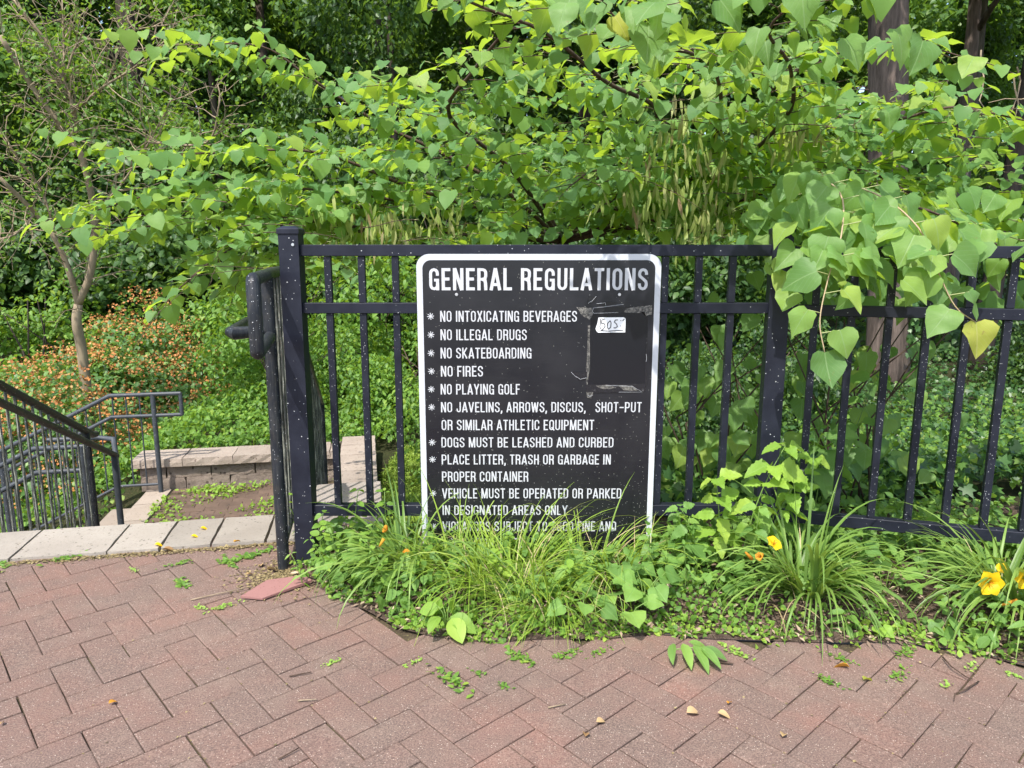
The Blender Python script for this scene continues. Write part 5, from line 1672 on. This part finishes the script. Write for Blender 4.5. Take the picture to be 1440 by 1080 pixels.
petiole_plant('round_leaf_seedling', 'two-leaved round seedling at the brick edge right of the big daylily', 'seedling', 1.19, 2.21, 3, round_T, 'weed_bright', .045, .04, .03)


def herb(name, label, cat, x, y, h, nodes, lsize, mat, T, group=None, lean=(0, 0), start=.25, pairs=2, stem='stem', droop=.3, taper=.7, z=None, fr=0):
    t = thing(name, label, cat, (x, y, bz(x, y) if z is None else z), group)
    pts = [(lean[0] * h * k / 6 * (k / 6), lean[1] * h * k / 6, h * k / 6) for k in range(7)]
    MB().tube(pts, .0022 + h * .004, 5, .0012).build('stem', M[stem], t, True)
    me = [mesh('leaf', *TT[:2], M[mat], TT[2], True) for TT in T]
    for k in range(nodes):
        f_ = start + (1 - start) * k / max(1, nodes - 1); i = min(5, int(f_ * 6)); u_ = f_ * 6 - i
        p = Vector(pts[i]).lerp(Vector(pts[i + 1]), u_)
        for q in range(pairs):
            a = 2 * PI * q / pairs + k * 1.57 + random.uniform(-.3, .3)
            D = np.array([[math.cos(a), math.sin(a) - fr, -droop + random.gauss(0, .28) + f_ * .3]]); N = np.array([[0, -.4 - fr, 1]]) + rng.normal(size=(1, 3)) * .3
            R_ = Matrix(frames(D, N)[0].tolist()).to_4x4()
            s_ = lsize * random.uniform(.55, 1.15) * (1 - (1 - taper) * f_)
            link('leaf', me[(k + q) % len(me)], t, Matrix.Translation(p + Vector(D[0]).normalized() * lsize * .12) @ R_ @ Matrix.Diagonal((s_, s_, s_, 1)))
    return t


def toothed(w_, fold, curl_, rd):
    V, F, uv = ovate_t(w_, fold, curl_, 11, rd)
    V = V.copy()
    for k in range(10):
        f_ = (1.0 if k % 2 else .80)
        for j in (0, 2):
            V[1 + 3 * k + j, 0] *= f_; V[1 + 3 * k + j, 2] += random.uniform(-.02, .02)
    V[:, 0] += .05 * np.sin(V[:, 1] * 3); V[:, 2] += .03 * np.sin(9 * V[:, 1])
    return V, F, uv
ser_T = [toothed(.36, .25, .35, .8), toothed(.41, .45, .2, .72), toothed(.33, .1, .5, .8)]
nar_T = [ovate_t(.16, .3, .35, 6, .9), ovate_t(.20, .3, .2, 6, .9)]
for i, (x, y, h, n, s_, ln, lb_) in enumerate([(.86, 2.58, .50, 5, .135, (.25, -.05), 'tall serrated-leaf weed in front of the second fence post'), (.78, 2.60, .38, 4, .115, (-.1, -.1), 'bright serrated weed left of the tallest one'), (.96, 2.62, .45, 5, .12, (.35, 0), 'serrated weed leaning right over the post foot'),
                                              (.70, 2.60, .26, 3, .085, (-.3, -.1), 'low serrated weed near the sign right edge'), (.88, 2.54, .30, 3, .09, (0, -.2), 'short serrated weed rising from the daylily leaves')]):
    herb('serrated_weed', lb_, 'weed', x, y, h, n, s_, 'weed_bright' if i < 3 else 'herb', ser_T, 'serrated weeds', ln, .42, 4, droop=.45)
for i, (x, y, h, n, s_, ln, lb_) in enumerate([(-.74, 2.66, .26, 6, .05, (.1, -.1), 'leafy weed against the foot of the first fence post'), (-.68, 2.56, .20, 6, .045, (-.3, -.1), 'short weed left of the violet by the post'), (-.62, 2.72, .30, 7, .05, (.1, -.1), 'weed growing up through the bottom rail by the post'),
                                              (-.55, 2.60, .22, 6, .05, (.2, -.2), 'leafy weed left of the daylily'), (-.50, 2.75, .27, 6, .05, (0, 0), 'weed behind the left daylily'), (-.79, 2.58, .14, 5, .04, (-.2, -.2), 'tiny weed at the brick corner by the railing post')]):
    herb('leafy_weed', lb_, 'weed', x, y, h, n, s_, 'weed', nar_T if i % 2 else ov_T, 'leafy weeds by the post', ln, .1, 3)
for i, (x, y, h, lb_) in enumerate([(-.93, 3.06, .22, 'light green weed sprouting at the right end of the coping'), (1.50, 2.16, .16, 'leafy weed at the right brick edge'), (1.60, 2.10, .20, 'weed at the far right of the brick edge'), (1.42, 2.22, .18, 'narrow-leaved weed left of the yellow flowers'), (1.72, 2.02, .2, 'weed at the right frame edge'), (1.10, 2.24, .08, 'low weed below the big daylily')]):
    herb('narrow_leaf_weed', lb_, 'weed', x, y, h, 5, .075, 'weed_bright' if i == 0 else 'herb', nar_T, 'narrow-leaved weeds', (random.uniform(-.3, .3), -.3), .2, 2, z=.0 if i == 0 else None)
seen = set()
zones = [(-.70, -.50, 'beside the fence post'), (-.50, -.22, 'among left daylily blades'), (-.22, .10, 'before left half of sign'), (.10, .42, 'before right half of sign'),
         (.42, .72, 'between sign and big daylily'), (.72, 1.0, 'left of the big daylily')]
while len(seen) < 26:
    z0_, z1_, zt = random.choice(zones); back = random.random() < .5
    x = random.uniform(z0_, z1_); y = random.uniform(2.60, 2.72) if back else random.uniform(2.42, 2.56); y = max(y, float(bed_edge(x)) + .12)
    T_, tn = random.choice([(nar_T, 'narrow'), (ov_T, 'oval'), (ser_T, 'toothed')]); mt, mn = random.choice([('weed', 'mid green'), ('herb', 'blue-green'), ('weed_bright', 'light green')])
    lb_ = '%s weed with %s leaves %s, %s' % (mn, tn, zt, 'near the fence' if back else 'near the bricks')
    if lb_ in seen: continue
    seen.add(lb_)
    herb('bed_weed', lb_, 'weed', x, y, random.uniform(.10, .24), random.randint(4, 7), random.uniform(.03, .055), mt, T_, 'small upright weeds in the bed', (random.uniform(-.4, .4), -.3), .1, random.choice([2, 3]))
# big-leaf plants behind the pickets at right
herb('catalpa_seedling', 'seedling with drooping wide leaves between pickets right of the second post', 'seedling', 1.30, 3.05, .62, 3, .16, 'herb', ser_T, None, (.0, -.2), .75, 4, droop=.5, z=-.1)
herb('damaged_leaf_sapling', 'sapling with brown-blotched leaves behind the pickets', 'sapling', 1.50, 3.3, .80, 4, .15, 'herb', ser_T, None, (.1, -.2), .6, 3, z=-.1)

# long bent single blade drooping over the bricks
bl1 = blade_mesh(M['blade'], .42, .012, 4.0, 1.0, .2)
lb1 = thing('drooping_blade', 'single broad blade drooping from the big daylily onto the bricks', 'leaf', (1.03, 2.38, .12))
link('blade', bl1, lb1, Matrix.Rotation(-1.25, 4, 'Z') @ Matrix.Rotation(.35, 4, 'Y'))


# small-leaved ground cover in the bed
def bed_cover(name, boxes, n, T, smin, smax, mat, hmax):
    P = []
    for (x0, x1, y0, y1, wgt) in boxes:
        k = int(n * wgt)
        x = rng.uniform(x0, x1, k); y = rng.uniform(y0, y1, k)
        e = bed_edge(x); ok_ = (y > e + .012 + .035 * vnoise(x, x * .7, 16) * np.abs(rng.normal(size=k))) & (vnoise(x, y, 8, 5) + rng.normal(size=k) * .4 > -.55)
        x, y = x[ok_], y[ok_]; h = hmax * np.clip(.45 + .5 * vnoise(x, y, 10, 1), .08, 1) * np.clip((y - bed_edge(x)) / .12, .25, 1)
        P.append(np.stack([x, y, bedz(x, y) + h * rng.random(len(x)) ** .6], -1))
    P = np.concatenate(P); k = len(P)
    return tag(leaves_obj(name, T, P, rv(k, .7) + np.array([0, -.3, 0]), rv(k, .38) + np.array([0, -.3, 1]), rng.uniform(smin, smax, k), M[mat]), kind='stuff')


O4 = ovate_t(.34, .3, .2, 4)
bed_cover('chickweed_cover', [(-.62, .15, 2.17, 2.75, .42), (-.86, -.4, 2.45, 2.98, .22), (.15, .75, 2.2, 2.85, .22), (.75, 1.3, 2.2, 2.5, .10)], 9800, O4, .010, .028, 'weed', .085)
bed_cover('leafy_bed_cover', [(-.75, .2, 2.35, 2.95, .2), (.15, 1.3, 2.42, 2.95, .28), (1.35, 2.3, 1.9, 2.3, .12), (1.0, 2.2, 2.45, 2.9, .2), (.95, 2.7, 2.6, 3.55, .55)], 4200, O4, .022, .062, 'herb', .17)
bed_cover('weeds_at_brick_edge', [(-.5, .6, 2.17, 2.32, .5), (.62, 1.75, 2.05, 2.26, .45)], 3000, O4, .014, .026, 'weed_bright', .035)
# mulch chips and litter
n = 6500
x = rng.uniform(-.88, 2.3, n); y = bed_edge(x) + rng.uniform(.006, .62, n) ** 1.1
P = np.stack([x, y, bedz(x, y) + .004 + .008 * rng.random(n)], -1)
tag(leaves_obj('mulch_chips', kite_t(.16, .25, .05), P, rv(n) * (1, 1, .25), rv(n, .35) + np.array([0, 0, 1]), rng.uniform(.010, .038, n), M['chip']), kind='stuff')

# ------------------------------------------------------------------ weeds in the joints, litter on the bricks
wt = [mesh('leaf', *ovate_t(.24, .2, .3, 3)[:2], M['weed'], None, True)]
wy = [mesh('leaf', *ovate_t(.30, .2, .2, 3)[:2], M['weed_bright'], None, True)]
weeds = [  # x, y, radius, leaves, kind, label
    (-.178, 1.965, .045, 26, 0, 'spiky rosette weed in a joint in front of the sign'), (-1.07, 2.86, .055, 34, 0, 'grassy weed patch by the coping near the railing post'), (-1.16, 2.80, .05, 22, 0, 'grassy weed left of the patch near the railing post'),
    (-1.34, 2.78, .035, 18, 0, 'pale weed tuft second from the left under the coping'), (-1.26, 2.60, .04, 22, 0, 'weed tuft in the joint left of the triangular brick'), (-1.83, 2.83, .05, 26, 0, 'dark weed tuft at the foot of the coping at left'),
    (-2.05, 2.77, .04, 18, 0, 'weed tuft at the left frame edge under the coping'), (-1.02, 2.42, .035, 18, 1, 'yellow-green weed pair left of the leaning seed stalk'), (-1.10, 2.40, .03, 12, 1, 'small yellow-green weed beside the pair'),
    (-.55, 2.06, .025, 12, 1, 'yellow-green sprig in a joint at lower left centre'), (1.02, 2.08, .03, 16, 0, 'weed tuft right of the orange fallen leaf'), (1.16, 2.00, .03, 18, 0, 'weed tuft on a joint right of the yellow leaf'),
    (.93, 1.96, .03, 18, 0, 'blue-green weed tuft left of its twin on the right bricks'), (1.40, 2.04, .025, 12, 1, 'bright weed by the bent twig'), (.02, 2.09, .04, 20, 0, 'weed mat where grass meets brick below the sign'),
    (.17, 2.10, .035, 18, 0, 'weed mat right of the one below the sign'), (-.02, 1.93, .016, 8, 0, 'tiny seedling on the bricks below the sign'), (1.27, 1.94, .015, 7, 1, 'tiny seedling under the bent twig'),
    (.70, 2.12, .04, 20, 1, 'bright weed mat right of the fallen sprig'), (-.30, 2.06, .03, 14, 1, 'weed with tan roots left of the spiky rosette'), (1.50, 1.98, .03, 12, 1, 'dry yellow weed tuft at the right edge'), (1.25, 2.12, .04, 18, 0, 'clover-like weed at the bed edge right of the seedling'),
    (-1.50, 2.72, .02, 8, 1, 'tiny yellow weed on the bricks at left'), (.28, 2.12, .03, 14, 0, 'weed tuft left of the violet at the edge'), (-.10, 2.0, .018, 8, 0, 'short green sprout right of the spiky rosette')]
for i, (x, y, r, n_, k, lb_) in enumerate(weeds):
    t = thing('joint_weed', lb_, 'weed', (x, y, .001), 'weeds in the paving joints')
    jd = LA if i % 2 else LA - PI / 2
    for q in range(int(n_ * 2.4)):
        a = random.uniform(0, 2 * PI); s_ = random.uniform(.2, .6) * max(.03, r) * (1 if k == 0 else .8)
        rr_ = random.gauss(0, r * .75)
        R_ = Matrix(frames(np.array([[math.cos(a), math.sin(a), random.uniform(.1, .9)]]), np.array([[0, -.2, 1]]) + rng.normal(size=(1, 3)) * .2)[0].tolist()).to_4x4()
        link('leaf', (wy if k else wt)[0], t, Matrix.Translation((rr_ * math.cos(jd) + random.gauss(0, r * .22), rr_ * math.sin(jd) + random.gauss(0, r * .22), .002)) @ R_ @ Matrix.Diagonal((s_, s_, s_, 1)))
# moss and dry crumbs in the joints
P = []
for i in range(-30, 60):
    for j in range(-30, 40):
        pass
n = 11000
cells = rng.integers(-34, 60, (n, 2)).astype(float)
along = rng.random(n) < .5
uu = np.where(along, cells[:, 0] + rng.random(n), cells[:, 0] + rng.normal(0, .012, n)); vv = np.where(along, cells[:, 1] + rng.normal(0, .012, n), cells[:, 1] + rng.random(n))
X = LX + LS * (uu * U[0] + vv * Vv[0]); Y = LY + LS * (uu * U[1] + vv * Vv[1])
keep = (vnoise(X, Y, 3.1, 2) + rng.normal(size=n) * .35 > .05) & (Y < bed_edge(X)) & (Y > .9) & (-.191 * X + .982 * Y < 3.1) & (abs(X) < 2.4)
# only where there is a real joint (not across a brick)
ci, cj = np.floor(uu), np.floor(vv)
X, Y = X[keep], Y[keep]; k = len(X)
jm = leaf_mat('joint_crumb', [(0, (.13, .10, .055)), (.6, (.25, .19, .10)), (1, (.34, .27, .14))], (.2, .2, .1), .02, .9, .1)
tag(leaves_obj('joint_crumbs', kite_t(.45, .2, .1), np.stack([X, Y, np.full(k, .0012)], -1), rv(k) * (1, 1, .2), rv(k, .3) + np.array([0, 0, 1]), rng.uniform(.004, .009, k), jm), kind='stuff')
# sandy crumbs along the coping and debris by the post
n = 2600
s_ = rng.uniform(-2.3, -.35, n); c_ = 3.128 - abs(rng.normal(0, .018, n))
X = s_ * E1[0] + c_ * E2[0]; Y = s_ * E1[1] + c_ * E2[1]
n2 = 1500; X = np.append(X, rng.normal(-.90, .075, n2)); Y = np.append(Y, rng.normal(2.66, .075, n2)); k = len(X)
tag(leaves_obj('sand_crumbs', kite_t(.45, .2, .1), np.stack([X, Y, np.full(k, .004)], -1), rv(k) * (1, 1, .2), rv(k, .3) + np.array([0, 0, 1]), rng.uniform(.005, .014, k), jm), kind='stuff')
# weeds growing on the landing
n = 2600
s_ = rng.uniform(-1.95, -.35, n); c_ = 7.15 - abs(rng.normal(0, .5, n))
X = s_ * E1[0] + c_ * E2[0]; Y = s_ * E1[1] + c_ * E2[1]; kp = vnoise(X, Y, 5, 4) + rng.normal(size=n) * .3 > .1; X, Y = X[kp], Y[kp]; k = len(X)
tag(leaves_obj('landing_weeds', O4, np.stack([X, Y, -.995 + .05 * rng.random(k) * np.clip((Y - 5.8) / 1, .2, 1.4)], -1), rv(k, .7), rv(k, .4) + np.array([0, -.2, 1]), rng.uniform(.018, .042, k), M['weed_bright']), kind='stuff')

# cut pink brick lying tipped by the post
tri = MB()
pts = [(-.985, 2.475), (-.93, 2.60), (-.80, 2.64), (-.76, 2.60), (-.90, 2.46)]
tri.add([(x, y, .006) for x, y in pts] + [(x, y, .014 + .03 * (y - 2.5)) for x, y in pts], [(4, 3, 2, 1, 0), (5, 6, 7, 8, 9)] + [(i, (i + 1) % 5, 5 + (i + 1) % 5, 5 + i) for i in range(5)])
tag(tri.build('loose_brick', M['pink_brick']), 'loose pinkish wedge-shaped cut brick left of the bed corner', 'brick')


def litter(name, label, cat, x, y, T, s_, mat, ang, z=.008, tilt=.2, group=None):
    D = np.array([[math.cos(ang), math.sin(ang), tilt * .3]]); N = np.array([[random.gauss(0, tilt), random.gauss(0, tilt) - .1, 1]])
    R_ = Matrix(frames(D, N)[0].tolist()).to_4x4()
    o = link(name, mesh(name, *T[:2], M[mat], T[2], True), None, Matrix.Translation((x, y, z)) @ R_ @ Matrix.Diagonal((s_, s_, s_, 1)))
    return tag(o, label, cat, group)


curl = ovate_t(.30, .7, .5, 5)
for x, y, s_, m_, a, lb_ in ((.475, 1.80, .045, 'dry', .3, 'curled tan leaf lying below the fallen sprig'), (.60, 1.84, .022, 'orange_leaf', 1, 'small orange leaf fragment beside the curled tan leaf'), (.56, 1.80, .035, 'dry', -.4, 'thin dry stalk piece right of the curled leaf'),
                          (1.02, 2.02, .05, 'orange_leaf', 2.6, 'orange-brown dry leaf right of the drooping blade'), (1.03, 1.955, .035, 'yellow_leaf', .5, 'yellow-green fallen leaf below the orange-brown one'), (.19, 1.70, .03, 'dry', 1.4, 'pale dry leaf scrap at lower centre'),
                          (.225, 1.76, .03, 'dry', .4, 'white-tan leaf scrap in the middle bricks'), (-.97, 2.71, .05, 'dry', .3, 'pinkish dry petal beside the railing post'), (-1.0, 2.74, .04, 'dry', 2, 'second dry petal beside the railing post'), (-1.03, 2.66, .03, 'dry', 1, 'small dry petal on the brick near the triangular cut'),
                          (-1.63, 2.02, .045, 'yellow_leaf', .2, 'thin yellow petal on the bricks at the left'), (-1.12, 1.84, .025, 'orange_leaf', 1, 'tiny brown leaf at lower left'), (-.02, 1.56, .025, 'yellow_leaf', 1.5, 'tiny yellow leaf at the bottom centre'), (-1.36, 1.75, .02, 'dry', 1.8, 'tiny tan leaf left of the lower bricks'),
                          (.70, 1.70, .03, 'dry', 1.0, 'grey shrivelled scrap on the right bricks'), (1.06, 1.50, .05, 'dry', -.5, 'tan stalk at the lower right'), (-1.47, 2.90, .06, 'dry', .2, 'curled brown leaf against the coping front'), (-1.20, 2.98, .04, 'orange_leaf', .9, 'orange-brown scrap against the coping')):
    litter('fallen_leaf', lb_, 'leaf', x, y, curl, s_, m_, a, .010, .25, 'fallen leaves on the bricks')
for s_, c_, lb_ in ((-.78, 3.33, 'upper yellow petal on the pale coping'), (-.80, 3.24, 'lower yellow petal on the pale coping'), (-.93, 3.17, 'small yellow petal at the coping front edge')):
    x, y, _ = W(s_, c_, 0)
    litter('fallen_petal', lb_, 'petal', x, y, curl, .035, 'petal', .1, .018, .2, 'yellow petals on the coping')
# twigs
for P, lb_ in (([(1.335, 2.08, .008), (1.325, 2.02, .014), (1.34, 1.97, .010), (1.355, 1.96, .008)], 'upper bent dark twig on the right bricks'), ([(1.365, 1.95, .008), (1.30, 1.905, .012), (1.26, 1.89, .008), (1.24, 1.86, .007)], 'lower bent dark twig on the right bricks'),
              ([(-.66, 1.98, .006), (-.60, 2.0, .007)], 'short dark stick at left centre'), ([(-.60, 1.86, .006), (-.55, 1.865, .007)], 'pale stick segment in the lower left bricks'), ([(-.58, 1.62, .006), (-.54, 1.66, .008)], 'dark stick lower left of centre'),
              ([(.10, 1.83, .005), (.15, 1.845, .006)], 'pale dry stalk in the middle bricks'), ([(-1.16, 2.46, .006), (-1.08, 2.50, .010), (-.98, 2.55, .012)], 'fallen seed stalk left of the pinkish brick')):
    tag(MB().tube(P, .0024, 5, .0014).build('twig', M['bark_twig'] if 'pale' not in lb_ and 'seed' not in lb_ else M['bark_tan'], None, True), lb_, 'twig', 'twigs on the bricks')
# cut green sprig lying on the bricks
sp_ = thing('fallen_sprig', 'cut green sprig with narrow leaves lying on the bricks right of centre', 'sprig', (.52, 2.07, .02))
MB().tube([(-.02, .03, .0), (.03, .01, .02), (.07, -.01, .025)], .0018, 5).build('stem', M['stem'], sp_)
sm_ = [mesh('leaf', *ovate_t(.19, .35, .3, 6)[:2], M['herb'], ovate_t(.19, .35, .3, 6)[2], True)]
for x, y, a, s_ in ((-.02, .02, -1.9, .075), (.01, .02, -1.45, .09), (.04, .01, -1.25, .10), (.06, .0, -.95, .085), (.07, 0, -.5, .075), (.03, .03, -.2, .07)):
    R_ = Matrix(frames(np.array([[math.cos(a), math.sin(a), -.15]]), np.array([[random.gauss(0, .25), -.25, 1]]))[0].tolist()).to_4x4()
    link('leaf', sm_[0], sp_, Matrix.Translation((x, y, .028)) @ R_ @ Matrix.Diagonal((s_, s_, s_, 1)))
sprig_shadow = MB().tube([(.625, 2.06, .006), (.66, 2.05, .008), (.675, 2.045, .006)], .007, 6, .002)  # dark tapered tube modelled in place of the sprig's cast shadow
tag(sprig_shadow.build('sprig_shadow_piece', M['bark_twig'], None, True), 'small dark piece standing in for the shadow right of the fallen sprig', 'pod')
print('objects', len(bpy.data.objects), 'tris', sum(len(m.loops) - 2 * len(m.polygons) for m in bpy.data.meshes))
